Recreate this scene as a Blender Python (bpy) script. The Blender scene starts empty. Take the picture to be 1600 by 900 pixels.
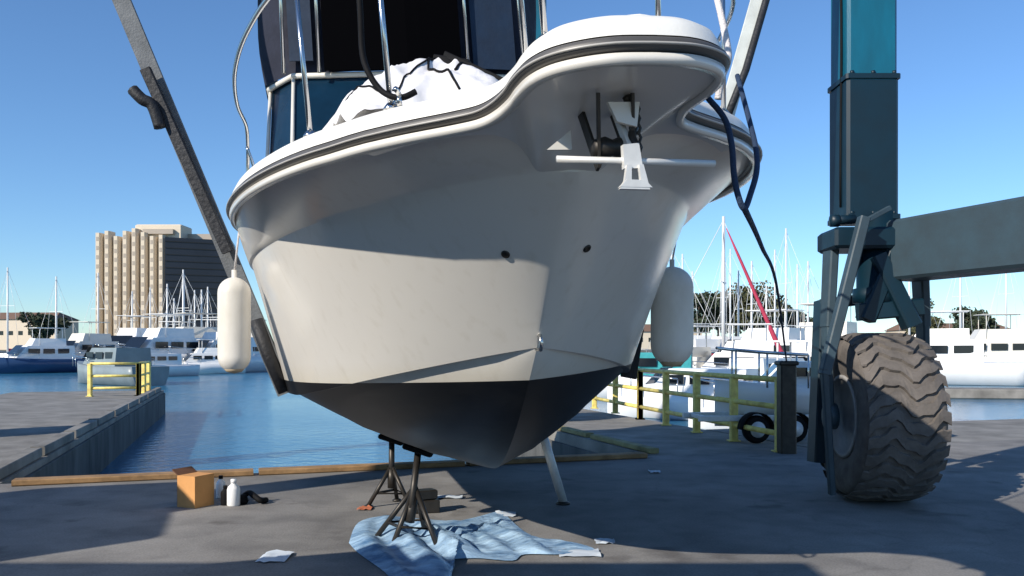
import bpy, bmesh, math, random
from math import sin, cos, pi, radians as R, sqrt
from mathutils import Vector, Matrix, noise
random.seed(7)
scene = bpy.context.scene
COL = scene.collection
F = 1320.0; HZ = 545.0; CH = 1.6          # focal length in target pixels, horizon row, eye height

# ------------------------------------------------------------------ materials
def mat(name, col, rough=.5, metal=0, noise_amt=0, noise_scale=4, bump=0, bump_scale=30, spec=.5, dirt=None, coat=0, stretch=None):
    m = bpy.data.materials.new(name); m.use_nodes = True
    nt = m.node_tree; b = nt.nodes['Principled BSDF']
    b.inputs['Base Color'].default_value = (*col, 1)
    b.inputs['Roughness'].default_value = rough
    b.inputs['Metallic'].default_value = metal
    b.inputs['Specular IOR Level'].default_value = spec
    if coat: b.inputs['Coat Weight'].default_value = coat; b.inputs['Coat Roughness'].default_value = .08
    tc = nt.nodes.new('ShaderNodeTexCoord')
    vec = tc.outputs['Object']
    if stretch:
        mp = nt.nodes.new('ShaderNodeMapping'); mp.inputs['Scale'].default_value = stretch
        nt.links.new(vec, mp.inputs['Vector']); vec = mp.outputs['Vector']
    if noise_amt or dirt:
        n = nt.nodes.new('ShaderNodeTexNoise'); n.inputs['Scale'].default_value = noise_scale
        n.inputs['Detail'].default_value = 7; n.inputs['Roughness'].default_value = .6
        nt.links.new(vec, n.inputs['Vector'])
        r = nt.nodes.new('ShaderNodeValToRGB'); r.color_ramp.elements[0].position = .3; r.color_ramp.elements[1].position = .72
        a = noise_amt
        r.color_ramp.elements[0].color = (*(dirt or [c*(1-a) for c in col]), 1)
        r.color_ramp.elements[1].color = (*[min(1, c*(1+a*.5)) for c in col], 1)
        nt.links.new(n.outputs['Fac'], r.inputs['Fac']); nt.links.new(r.outputs['Color'], b.inputs['Base Color'])
        rr = nt.nodes.new('ShaderNodeMapRange'); rr.inputs['To Min'].default_value = min(1, rough*1.25); rr.inputs['To Max'].default_value = rough*.8
        nt.links.new(n.outputs['Fac'], rr.inputs['Value']); nt.links.new(rr.outputs['Result'], b.inputs['Roughness'])
    if bump:
        n2 = nt.nodes.new('ShaderNodeTexNoise'); n2.inputs['Scale'].default_value = bump_scale; n2.inputs['Detail'].default_value = 5
        nt.links.new(vec, n2.inputs['Vector'])
        bp = nt.nodes.new('ShaderNodeBump'); bp.inputs['Strength'].default_value = bump; bp.inputs['Distance'].default_value = .02
        nt.links.new(n2.outputs['Fac'], bp.inputs['Height']); nt.links.new(bp.outputs['Normal'], b.inputs['Normal'])
    return m

M = {}
M['gel'] = mat('white_gelcoat', (.74, .71, .65), .22, noise_amt=.05, noise_scale=.9, coat=.3)
M['deck'] = mat('deck_gelcoat', (.82, .80, .74), .4, noise_amt=.06, noise_scale=2, bump=.05, bump_scale=90)
M['rubber'] = mat('grey_rub_rail', (.10, .095, .09), .45, noise_amt=.3, noise_scale=3)
M['rail_insert'] = mat('pale_rail_insert', (.42, .40, .37), .35)
M['steel'] = mat('stainless_steel', (.62, .61, .59), .18, metal=1)
M['galv'] = mat('galvanised_metal', (.74, .73, .70), .42, metal=.25, noise_amt=.12, noise_scale=14)
M['dark_steel'] = mat('dark_weathered_metal', (.05, .045, .04), .45, metal=.6, noise_amt=.3, noise_scale=10)
M['navy'] = mat('navy_canvas', (.006, .008, .022), .85, noise_amt=.35, noise_scale=3, bump=.4, bump_scale=9)
M['navy_blue'] = mat('blue_canvas', (.004, .018, .045), .7, noise_amt=.3, noise_scale=3, bump=.3, bump_scale=9)
M['black'] = mat('black_plastic', (.006, .006, .007), .7, noise_amt=.2, spec=.15)
M['glass_dark'] = mat('dark_window_glass', (.01, .014, .02), .08)
M['glass_blue'] = mat('blue_window_glass', (.004, .022, .045), .25, noise_amt=.3, noise_scale=3, spec=.25)
M['void'] = mat('opening_shade_black', (.0015, .0015, .002), .95, spec=.02)  # near-black that stands for the shade inside the canvas enclosure
M['cover'] = mat('white_vinyl_cover', (.74, .72, .72), .55, noise_amt=.12, noise_scale=5, bump=.6, bump_scale=7)
M['rope_dark'] = mat('dark_blue_rope', (.015, .035, .08), .8, bump=.5, bump_scale=120)
M['rope_white'] = mat('white_rope', (.62, .58, .56), .8, bump=.5, bump_scale=120)
M['strap'] = mat('grey_sling_webbing', (.13, .14, .15), .7, noise_amt=.35, noise_scale=5, bump=.3, bump_scale=60)
M['strap_black'] = mat('black_sling_sleeve', (.012, .013, .017), .6, noise_amt=.4, noise_scale=4, bump=.4, bump_scale=30)
M['strap_white'] = mat('white_sling_webbing', (.60, .62, .58), .7, noise_amt=.2, noise_scale=5)
M['fender'] = mat('white_fender_vinyl', (.78, .75, .70), .4, noise_amt=.1, noise_scale=3, dirt=(.62, .58, .50), bump=.05, bump_scale=12, stretch=(1, 1, .5))
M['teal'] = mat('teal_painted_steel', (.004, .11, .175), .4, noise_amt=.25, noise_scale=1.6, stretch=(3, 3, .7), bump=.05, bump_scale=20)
M['teal_dark'] = mat('dark_and_shaded_teal_steel', (.001, .018, .032), .45, noise_amt=.3, noise_scale=2.5)  # dark teal parts, and the shadow painted on the lower column
M['grey_teal'] = mat('weathered_grey_steel', (.035, .062, .08), .5, noise_amt=.35, noise_scale=3.5, dirt=(.032, .05, .062), bump=.1, bump_scale=15)
M['tyre'] = mat('dusty_tyre_rubber', (.135, .118, .105), .85, noise_amt=.35, noise_scale=7, bump=.25, bump_scale=40)
M['rim'] = mat('dusty_grey_rim', (.30, .29, .28), .55, noise_amt=.3, noise_scale=6)
M['yellow'] = mat('yellow_rail_paint', (.92, .78, .22), .5, noise_amt=.2, noise_scale=6, dirt=(.58, .42, .12))
M['boat_white'] = mat('boat_white', (.80, .79, .77), .3, noise_amt=.06, noise_scale=1)
M['boat_cream'] = mat('boat_cream', (.70, .66, .58), .35, noise_amt=.08, noise_scale=1)
M['boat_grey'] = mat('boat_grey', (.22, .26, .27), .4, noise_amt=.2, noise_scale=1)
M['boat_blue'] = mat('boat_navy', (.03, .07, .16), .3, noise_amt=.1, noise_scale=1)
M['canvas_blue'] = mat('blue_sail_cover', (.05, .14, .32), .7, noise_amt=.2)
M['canvas_teal'] = mat('teal_sail_cover', (.02, .28, .30), .7, noise_amt=.2)
M['canvas_tan'] = mat('tan_sail_cover', (.42, .33, .22), .7, noise_amt=.2)
M['canvas_red'] = mat('red_sail_cover', (.42, .03, .07), .7, noise_amt=.2)
M['alu'] = mat('mast_aluminium', (.70, .70, .68), .45, metal=.15)
M['antifoul'] = mat('red_brown_antifoul', (.06, .035, .04), .6)
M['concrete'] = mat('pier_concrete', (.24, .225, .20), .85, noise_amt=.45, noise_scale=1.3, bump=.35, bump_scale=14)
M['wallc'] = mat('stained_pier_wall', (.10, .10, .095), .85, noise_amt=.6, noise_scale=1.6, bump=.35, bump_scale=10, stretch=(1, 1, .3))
M['timber'] = mat('rusty_edge_timber', (.34, .20, .09), .8, noise_amt=.55, noise_scale=3, bump=.3, bump_scale=18)
M['kerb_paint'] = mat('worn_olive_kerb_paint', (.30, .26, .12), .8, noise_amt=.5, noise_scale=3)
M['carton'] = mat('orange_cardboard', (.62, .30, .10), .75, noise_amt=.12, noise_scale=4, bump=.1, bump_scale=20)
M['carton_dark'] = mat('brown_cardboard', (.16, .07, .035), .75, noise_amt=.2, noise_scale=4)
M['white_pl'] = mat('white_plastic', (.8, .8, .8), .35)
M['sheet'] = mat('pale_blue_plastic_sheet', (.42, .58, .72), .35, noise_amt=.3, noise_scale=3.2, bump=.9, bump_scale=9, dirt=(.07, .16, .30), stretch=(1, 2.2, 1))
M['paper'] = mat('pale_scrap', (.6, .66, .72), .6)
M['rag'] = mat('orange_rag', (.5, .16, .08), .8)
M['tower'] = mat('cream_concrete', (.66, .56, .43), .8, noise_amt=.06, noise_scale=.05)
M['tower_dark'] = mat('dark_glass_facade', (.022, .024, .034), .35, noise_amt=.3, noise_scale=.06)
M['tower_win'] = mat('bronze_window', (.40, .33, .26), .3)
M['foliage'] = mat('dusty_foliage', (.085, .085, .035), .8, noise_amt=.5, noise_scale=.4)
M['foliage2'] = mat('dark_foliage', (.045, .06, .03), .8, noise_amt=.5, noise_scale=.4)
M['bark'] = mat('bark', (.12, .09, .06), .9, noise_amt=.3)
M['car_paint'] = mat('white_car_paint', (.78, .78, .76), .25, coat=.4)
M['roof'] = mat('brown_roof', (.20, .12, .08), .8, noise_amt=.2)
M['land'] = mat('dry_land', (.16, .15, .10), .9, noise_amt=.4, noise_scale=.05)
M['rust'] = mat('rust_stain', (.22, .10, .05), .8, noise_amt=.4)

# hull: white topsides, black bottom paint below the waterline (object z)
def hull_mat():
    m = bpy.data.materials.new('hull_white_with_black_bottom'); m.use_nodes = True
    nt = m.node_tree; b = nt.nodes['Principled BSDF']; L = nt.links.new
    tc = nt.nodes.new('ShaderNodeTexCoord'); sp = nt.nodes.new('ShaderNodeSeparateXYZ'); L(tc.outputs['Object'], sp.inputs[0])
    gt = nt.nodes.new('ShaderNodeMath'); gt.operation = 'GREATER_THAN'; gt.inputs[1].default_value = .515; L(sp.outputs['Z'], gt.inputs[0])
    n = nt.nodes.new('ShaderNodeTexNoise'); n.inputs['Scale'].default_value = 1.1; n.inputs['Detail'].default_value = 6; L(tc.outputs['Object'], n.inputs['Vector'])
    r = nt.nodes.new('ShaderNodeValToRGB'); r.color_ramp.elements[0].color = (.70, .66, .60, 1); r.color_ramp.elements[1].color = (.77, .74, .68, 1)
    L(n.outputs['Fac'], r.inputs['Fac'])
    mp = nt.nodes.new('ShaderNodeMapping'); mp.inputs['Scale'].default_value = (1, .5, 3.5); L(tc.outputs['Object'], mp.inputs['Vector'])
    n2 = nt.nodes.new('ShaderNodeTexNoise'); n2.inputs['Scale'].default_value = 2.2; n2.inputs['Detail'].default_value = 8; n2.inputs['Roughness'].default_value = .7; L(mp.outputs['Vector'], n2.inputs['Vector'])
    r2 = nt.nodes.new('ShaderNodeValToRGB'); r2.color_ramp.elements[0].position = .45; r2.color_ramp.elements[0].color = (.0025, .0025, .0025, 1)
    r2.color_ramp.elements[1].position = .8; r2.color_ramp.elements[1].color = (.012, .012, .011, 1); L(n2.outputs['Fac'], r2.inputs['Fac'])
    # yellowish grime just above the waterline
    mr = nt.nodes.new('ShaderNodeMapRange'); mr.inputs['From Min'].default_value = .52; mr.inputs['From Max'].default_value = .66; mr.inputs['To Min'].default_value = .55; mr.inputs['To Max'].default_value = 0
    L(sp.outputs['Z'], mr.inputs['Value'])
    gm = nt.nodes.new('ShaderNodeMath'); gm.operation = 'MULTIPLY'; L(mr.outputs['Result'], gm.inputs[0]); L(n2.outputs['Fac'], gm.inputs[1])
    mg = nt.nodes.new('ShaderNodeMix'); mg.data_type = 'RGBA'; L(gm.outputs[0], mg.inputs['Factor']); L(r.outputs['Color'], mg.inputs['A']); mg.inputs['B'].default_value = (.62, .54, .36, 1)
    mp3 = nt.nodes.new('ShaderNodeMapping'); mp3.inputs['Scale'].default_value = (5, 5, .45); L(tc.outputs['Object'], mp3.inputs['Vector'])
    n3 = nt.nodes.new('ShaderNodeTexNoise'); n3.inputs['Scale'].default_value = 2.6; n3.inputs['Detail'].default_value = 6; L(mp3.outputs['Vector'], n3.inputs['Vector'])
    r3 = nt.nodes.new('ShaderNodeValToRGB'); r3.color_ramp.elements[0].position = .55; r3.color_ramp.elements[0].color = (1, 1, 1, 1); r3.color_ramp.elements[1].position = .8; r3.color_ramp.elements[1].color = (.74, .70, .62, 1); L(n3.outputs['Fac'], r3.inputs['Fac'])
    ms = nt.nodes.new('ShaderNodeMix'); ms.data_type = 'RGBA'; ms.blend_type = 'MULTIPLY'; ms.inputs['Factor'].default_value = .3; L(mg.outputs['Result'], ms.inputs['A']); L(r3.outputs['Color'], ms.inputs['B'])
    mp4 = nt.nodes.new('ShaderNodeMapping'); mp4.inputs['Scale'].default_value = (1, 1, 9); mp4.inputs['Rotation'].default_value = (.12, .1, 0); L(tc.outputs['Object'], mp4.inputs['Vector'])
    n4 = nt.nodes.new('ShaderNodeTexNoise'); n4.inputs['Scale'].default_value = 3.0; n4.inputs['Detail'].default_value = 8; n4.inputs['Roughness'].default_value = .75; L(mp4.outputs['Vector'], n4.inputs['Vector'])
    r4 = nt.nodes.new('ShaderNodeValToRGB'); r4.color_ramp.elements[0].position = .66; r4.color_ramp.elements[0].color = (1, 1, 1, 1); r4.color_ramp.elements[1].position = .74; r4.color_ramp.elements[1].color = (.72, .70, .66, 1); L(n4.outputs['Fac'], r4.inputs['Fac'])
    ms2 = nt.nodes.new('ShaderNodeMix'); ms2.data_type = 'RGBA'; ms2.blend_type = 'MULTIPLY'; ms2.inputs['Factor'].default_value = .12; L(ms.outputs['Result'], ms2.inputs['A']); L(r4.outputs['Color'], ms2.inputs['B'])
    mx = nt.nodes.new('ShaderNodeMix'); mx.data_type = 'RGBA'; L(gt.outputs[0], mx.inputs['Factor']); L(r2.outputs['Color'], mx.inputs['A']); L(ms2.outputs['Result'], mx.inputs['B'])
    L(mx.outputs['Result'], b.inputs['Base Color'])
    ro = nt.nodes.new('ShaderNodeMapRange'); ro.inputs['To Min'].default_value = .42; ro.inputs['To Max'].default_value = .2; L(gt.outputs[0], ro.inputs['Value']); L(ro.outputs['Result'], b.inputs['Roughness'])
    bp = nt.nodes.new('ShaderNodeBump'); bp.inputs['Strength'].default_value = .12; bp.inputs['Distance'].default_value = .02; L(n.outputs['Fac'], bp.inputs['Height']); L(bp.outputs['Normal'], b.inputs['Normal'])
    return m
M['hull'] = hull_mat()

# ------------------------------------------------------------------ mesh builder
class MB:
    def __init__(s): s.v = []; s.f = []; s.sm = []
    def add(s, vs, fs, smooth=False):
        o = len(s.v); s.v += [tuple(v) for v in vs]
        for f in fs: s.f.append(tuple(i+o for i in f)); s.sm.append(smooth)
        return s
    def box(s, c, d, rz=0, mtx=None, taper=1, bev=0):
        x, y, z = [a/2 for a in d]
        if bev:
            # chamfered box: three nested rings
            vs = []; e = bev
            def ring(xx, yy, zz):
                return [(-xx+e, -yy, zz), (xx-e, -yy, zz), (xx, -yy+e, zz), (xx, yy-e, zz), (xx-e, yy, zz), (-xx+e, yy, zz), (-xx, yy-e, zz), (-xx, -yy+e, zz)]
            rs = [ring(x-e, y-e, -z), ring(x, y, -z+e), ring(x, y, z-e), ring(x-e, y-e, z)]
            vs = [p for r in rs for p in r]; fs = []
            for k in range(3):
                for i in range(8): fs.append((k*8+i, k*8+(i+1) % 8, k*8+8+(i+1) % 8, k*8+8+i))
            fs.append(tuple(range(7, -1, -1))); fs.append(tuple(range(24, 32)))
        else:
            t = taper
            vs = [(-x, -y, -z), (x, -y, -z), (x, y, -z), (-x, y, -z), (-x*t, -y*t, z), (x*t, -y*t, z), (x*t, y*t, z), (-x*t, y*t, z)]
            fs = [(3, 2, 1, 0), (4, 5, 6, 7), (0, 1, 5, 4), (1, 2, 6, 5), (2, 3, 7, 6), (3, 0, 4, 7)]
        m = Matrix.Translation(c) @ Matrix.Rotation(rz, 4, 'Z')
        if mtx: m = Matrix.Translation(c) @ mtx
        return s.add([m @ Vector(v) for v in vs], fs)
    def beam(s, a, b, w, h, up=(0, 0, 1), bev=0, w2=None, h2=None):
        a = Vector(a); b = Vector(b); d = (b-a).normalized(); up = Vector(up)
        sd = d.cross(up)
        if sd.length < .01: sd = d.cross(Vector((0, 1, 0)))
        sd.normalize(); u = sd.cross(d).normalized()
        w2 = w2 or w; h2 = h2 or h; vs = []
        for p, ww, hh in ((a, w, h), (b, w2, h2)):
            e = bev or min(ww, hh)*.12
            for i, j, k, l in ((-1, -1, 1, 0), (1, -1, -1, 0), (1, -1, 0, 1), (1, 1, 0, -1), (1, 1, -1, 0), (-1, 1, 1, 0), (-1, 1, 0, -1), (-1, -1, 0, 1)):
                vs.append(p+sd*(i*ww/2+k*e)+u*(j*hh/2+l*e))
        fs = [(i, (i+1) % 8, 8+(i+1) % 8, 8+i) for i in range(8)]+[tuple(range(7, -1, -1)), tuple(range(8, 16))]
        return s.add(vs, fs)
    def tube(s, pts, r, n=10, closed=False, caps=True, rs=None, flat=None):
        pts = [Vector(p) for p in pts]; N = len(pts); vs = []; fs = []
        prev = None
        for i, p in enumerate(pts):
            if closed: d = pts[(i+1) % N]-pts[i-1]
            else: d = pts[min(i+1, N-1)]-pts[max(i-1, 0)]
            d.normalize()
            if prev is None:
                a = d.cross(Vector((0, 0, 1)))
                if a.length < .05: a = d.cross(Vector((0, 1, 0)))
            else: a = prev - d*prev.dot(d)
            a.normalize(); prev = a; b = d.cross(a)
            rr = rs[i] if rs else r
            for k in range(n):
                t = 2*pi*k/n
                vs.append(p+a*cos(t)*rr*(flat[0] if flat else 1)+b*sin(t)*rr*(flat[1] if flat else 1))
        for i in range(N if closed else N-1):
            j = (i+1) % N
            for k in range(n): fs.append((i*n+k, i*n+(k+1) % n, j*n+(k+1) % n, j*n+k))
        if caps and not closed: fs.append(tuple(range(n-1, -1, -1))); fs.append(tuple((N-1)*n+k for k in range(n)))
        return s.add(vs, fs, True)
    def lathe(s, prof, n=24, mtx=None):
        vs = []; fs = []; m = mtx or Matrix.Identity(4)
        for r, z in prof:
            for k in range(n): t = 2*pi*k/n; vs.append(m @ Vector((r*cos(t), r*sin(t), z)))
        for i in range(len(prof)-1):
            for k in range(n): fs.append((i*n+k, i*n+(k+1) % n, (i+1)*n+(k+1) % n, (i+1)*n+k))
        if prof[0][0] > 1e-4: fs.append(tuple(range(n-1, -1, -1)))
        if prof[-1][0] > 1e-4: fs.append(tuple((len(prof)-1)*n+k for k in range(n)))
        return s.add(vs, fs, True)
    def grid(s, rows, smooth=True, flip=False):
        nr = len(rows); nc = len(rows[0]); fs = []
        for i in range(nr-1):
            for j in range(nc-1):
                q = (i*nc+j, i*nc+j+1, (i+1)*nc+j+1, (i+1)*nc+j)
                fs.append(q[::-1] if flip else q)
        return s.add([p for r in rows for p in r], fs, smooth)
    def prism(s, poly, z0, z1):
        n = len(poly)
        vs = [(x, y, z0) for x, y in poly]+[(x, y, z1) for x, y in poly]
        return s.add(vs, [tuple(range(n-1, -1, -1)), tuple(range(n, 2*n))]+[(i, (i+1) % n, n+(i+1) % n, n+i) for i in range(n)])
    def plate(s, poly, t, mtx=None):      # polygon in xz, thickness along y
        n = len(poly); m = mtx or Matrix.Identity(4)
        vs = [m @ Vector((x, -t/2, z)) for x, z in poly]+[m @ Vector((x, t/2, z)) for x, z in poly]
        return s.add(vs, [tuple(range(n)), tuple(range(2*n-1, n-1, -1))]+[(i, n+i, n+(i+1) % n, (i+1) % n) for i in range(n)])
    def build(s, name, m, parent=None, loc=None, weld=True, mods=None):
        me = bpy.data.meshes.new(name); me.from_pydata(s.v, [], s.f)
        me.polygons.foreach_set('use_smooth', s.sm)
        bm = bmesh.new(); bm.from_mesh(me)
        if weld: bmesh.ops.remove_doubles(bm, verts=bm.verts, dist=1e-5)
        bmesh.ops.recalc_face_normals(bm, faces=bm.faces); bm.to_mesh(me); bm.free()
        me.materials.append(m if not isinstance(m, str) else M[m])
        o = bpy.data.objects.new(name, me); COL.objects.link(o)
        if parent: o.parent = parent
        if loc: o.location = loc
        return o

def smooth_path(pts, n=8):
    P = [Vector(p) for p in pts]; out = []
    for i in range(len(P)-1):
        p0 = P[max(i-1, 0)]; p1 = P[i]; p2 = P[i+1]; p3 = P[min(i+2, len(P)-1)]
        for k in range(n):
            t = k/n
            out.append(.5*((2*p1)+(p2-p0)*t+(2*p0-5*p1+4*p2-p3)*t*t+(3*p1-p0-3*p2+p3)*t**3))
    out.append(P[-1]); return out

def tag(o, label, cat, group=None):
    o['label'] = label; o['category'] = cat
    if group: o['group'] = group
    return o
def empty(name, loc, rz=0, label=None, cat=None, group=None):
    o = bpy.data.objects.new(name, None); COL.objects.link(o); o.empty_display_size = .3
    o.location = loc; o.rotation_euler = (0, 0, rz)
    if label: tag(o, label, cat, group)
    return o
def struct(o, kind='structure'): o['kind'] = kind; return o
def copy_tree(o, parent=None):
    c = o.copy(); COL.objects.link(c); c.parent = parent
    for ch in list(o.children): copy_tree(ch, c)
    return c
def at(px, Y, py=None, z=None):            # where a pixel column (and row) of the survey lies at distance Y
    x = (px-800)/F*Y
    if z is None: z = CH+(HZ-py)/F*Y if py is not None else 0
    return Vector((x, Y, z))
def gnd(px, py, z=0):
    Y = (CH-z)*F/(py-HZ); return Vector(((px-800)/F*Y, Y, z))

# ------------------------------------------------------------------ camera, light, sky
cam = bpy.data.cameras.new('camera'); co = bpy.data.objects.new('camera', cam); COL.objects.link(co)
co.location = (0, 0, CH); co.rotation_euler = (R(90), 0, 0)
cam.sensor_width = 36; cam.lens = F/1600*36; cam.shift_y = (HZ-450)/1600; cam.clip_end = 6000; cam.clip_start = .05
scene.camera = co
SUN_EL = R(29); sd = Vector((-sin(R(47)), -cos(R(47)), 0)).normalized()     # horizontal direction towards the sun
sun = bpy.data.lights.new('sun', 'SUN'); sun.energy = 5; sun.angle = R(.5); sun.color = (1, .93, .82)
so = bpy.data.objects.new('sun', sun); COL.objects.link(so)
tos = Vector((sd.x*cos(SUN_EL), sd.y*cos(SUN_EL), sin(SUN_EL)))
so.rotation_euler = tos.to_track_quat('Z', 'Y').to_euler(); so.location = (-20, -12, 40)
w = bpy.data.worlds.new('World'); scene.world = w; w.use_nodes = True
nt = w.node_tree; bg = nt.nodes['Background']
sky = nt.nodes.new('ShaderNodeTexSky'); sky.sky_type = 'NISHITA'; sky.sun_disc = False
sky.sun_elevation = SUN_EL; sky.sun_rotation = math.atan2(sd.x, sd.y); sky.air_density = 1.0; sky.dust_density = 0.0; sky.ozone_density = 4
tint = nt.nodes.new('ShaderNodeMix'); tint.data_type = 'RGBA'; tint.blend_type = 'MULTIPLY'; tint.inputs['Factor'].default_value = 1; tint.inputs['B'].default_value = (.84, 1.04, 1.22, 1)
nt.links.new(sky.outputs['Color'], tint.inputs['A']); nt.links.new(tint.outputs['Result'], bg.inputs['Color']); bg.inputs['Strength'].default_value = .115
vs = scene.view_settings; vs.view_transform = 'Standard'; vs.look = 'None'; vs.gamma = 1; vs.use_curve_mapping = False; vs.exposure = .2

# ------------------------------------------------------------------ setting
U = Vector((.31, -.9507, 0)); V = Vector((.9507, .31, 0))      # slip axis towards the land, and across it
WZ = -.9
E0 = Vector((2.1, 12.65, 0))              # corner of dock edge and right pier
def dockpt(v_, u_): return E0+V*v_-U*u_   # v_ to the right along the edge, u_ away over the water
W_L = -8.6
# quay deck
deck_m = bpy.data.materials.new('quay_asphalt'); deck_m.use_nodes = True
nt = deck_m.node_tree; b = nt.nodes['Principled BSDF']; L = nt.links.new
tc = nt.nodes.new('ShaderNodeTexCoord')
n1 = nt.nodes.new('ShaderNodeTexNoise'); n1.inputs['Scale'].default_value = .45; n1.inputs['Detail'].default_value = 9; n1.inputs['Roughness'].default_value = .65; L(tc.outputs['Object'], n1.inputs['Vector'])
n2 = nt.nodes.new('ShaderNodeTexNoise'); n2.inputs['Scale'].default_value = 55; n2.inputs['Detail'].default_value = 4; L(tc.outputs['Object'], n2.inputs['Vector'])
n3 = nt.nodes.new('ShaderNodeTexNoise'); n3.inputs['Scale'].default_value = 2.1; n3.inputs['Detail'].default_value = 6; n3.inputs['Distortion'].default_value = .4; L(tc.outputs['Object'], n3.inputs['Vector'])
r1 = nt.nodes.new('ShaderNodeValToRGB'); r1.color_ramp.elements[0].position = .3; r1.color_ramp.elements[0].color = (.175, .167, .158, 1); r1.color_ramp.elements[1].position = .7; r1.color_ramp.elements[1].color = (.33, .315, .295, 1); L(n1.outputs['Fac'], r1.inputs['Fac'])
mx = nt.nodes.new('ShaderNodeMix'); mx.data_type = 'RGBA'; mx.blend_type = 'MULTIPLY'; mx.inputs['Factor'].default_value = .45
r2 = nt.nodes.new('ShaderNodeValToRGB'); r2.color_ramp.elements[0].position = .3; r2.color_ramp.elements[0].color = (.45, .45, .45, 1); r2.color_ramp.elements[1].position = .65; L(n2.outputs['Fac'], r2.inputs['Fac'])
L(r1.outputs['Color'], mx.inputs['A']); L(r2.outputs['Color'], mx.inputs['B'])
mx2 = nt.nodes.new('ShaderNodeMix'); mx2.data_type = 'RGBA'; mx2.blend_type = 'MULTIPLY'; mx2.inputs['Factor'].default_value = .55
r3 = nt.nodes.new('ShaderNodeValToRGB'); r3.color_ramp.elements[0].position = .25; r3.color_ramp.elements[0].color = (.45, .45, .47, 1); r3.color_ramp.elements[1].position = .55; L(n3.outputs['Fac'], r3.inputs['Fac'])
L(mx.outputs['Result'], mx2.inputs['A']); L(r3.outputs['Color'], mx2.inputs['B'])
vo = nt.nodes.new('ShaderNodeTexVoronoi'); vo.feature = 'DISTANCE_TO_EDGE'; vo.inputs['Scale'].default_value = .38
nd = nt.nodes.new('ShaderNodeTexNoise'); nd.inputs['Scale'].default_value = 1.6; nd.inputs['Detail'].default_value = 7; L(tc.outputs['Object'], nd.inputs['Vector'])
va = nt.nodes.new('ShaderNodeVectorMath'); va.operation = 'MULTIPLY_ADD'; va.inputs[1].default_value = (.9, .9, 0); L(nd.outputs['Color'], va.inputs[0]); L(tc.outputs['Object'], va.inputs[2]); L(va.outputs['Vector'], vo.inputs['Vector'])
rc = nt.nodes.new('ShaderNodeValToRGB'); rc.color_ramp.elements[0].position = .0; rc.color_ramp.elements[0].color = (.35, .34, .33, 1); rc.color_ramp.elements[1].position = .006; L(vo.outputs['Distance'], rc.inputs['Fac'])
mc_ = nt.nodes.new('ShaderNodeMix'); mc_.data_type = 'RGBA'; mc_.blend_type = 'MULTIPLY'; mc_.inputs['Factor'].default_value = .22; L(mx2.outputs['Result'], mc_.inputs['A']); L(rc.outputs['Color'], mc_.inputs['B'])
no = nt.nodes.new('ShaderNodeTexNoise'); no.inputs['Scale'].default_value = 1.3; no.inputs['Detail'].default_value = 3; mo = nt.nodes.new('ShaderNodeMapping'); mo.inputs['Location'].default_value = (3.1, 7.7, 0); L(tc.outputs['Object'], mo.inputs['Vector']); L(mo.outputs['Vector'], no.inputs['Vector'])
ro_ = nt.nodes.new('ShaderNodeValToRGB'); ro_.color_ramp.elements[0].position = .62; ro_.color_ramp.elements[0].color = (1, 1, 1, 1); ro_.color_ramp.elements[1].position = .70; ro_.color_ramp.elements[1].color = (.45, .43, .42, 1); L(no.outputs['Fac'], ro_.inputs['Fac'])
mo2 = nt.nodes.new('ShaderNodeMix'); mo2.data_type = 'RGBA'; mo2.blend_type = 'MULTIPLY'; mo2.inputs['Factor'].default_value = .7; L(mc_.outputs['Result'], mo2.inputs['A']); L(ro_.outputs['Color'], mo2.inputs['B'])
L(mo2.outputs['Result'], b.inputs['Base Color'])
b.inputs['Roughness'].default_value = .85; b.inputs['Specular IOR Level'].default_value = .25
bp = nt.nodes.new('ShaderNodeBump'); bp.inputs['Strength'].default_value = .35; bp.inputs['Distance'].default_value = .01; L(n2.outputs['Fac'], bp.inputs['Height']); L(bp.outputs['Normal'], b.inputs['Normal'])

QR = 6.6  # quay corner right: yard continues behind the pier railing
pts = [dockpt(-60, 0), dockpt(60, 0), (70, -40, 0), (-70, -40, 0)]
m = MB(); m.prism([(p[0], p[1]) for p in pts][::-1], -3, 0)
struct(m.build('quay', deck_m))
# piers
def pier(name, va, vb, u0, u1):
    mm = MB(); q = [dockpt(va, u0), dockpt(vb, u0), dockpt(vb, u1), dockpt(va, u1)]
    mm.prism([(p[0], p[1]) for p in q], -3, -.004)
    o = mm.build(name, 'concrete'); struct(o)
    return o
pier('pier_right', 0, 2.9, -.05, 26)
pier('pier_left', W_L-5.2, W_L, -.05, 24)
pier('yard_extension', 2.96, 34, -.05, 3.4)
# stained wall facings just proud of the pier sides
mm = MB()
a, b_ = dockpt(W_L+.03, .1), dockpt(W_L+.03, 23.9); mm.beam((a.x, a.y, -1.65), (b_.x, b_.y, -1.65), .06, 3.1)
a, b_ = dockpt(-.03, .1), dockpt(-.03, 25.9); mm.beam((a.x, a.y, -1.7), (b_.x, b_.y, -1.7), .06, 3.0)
struct(mm.build('pier_wall_facing', 'wallc'))
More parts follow.
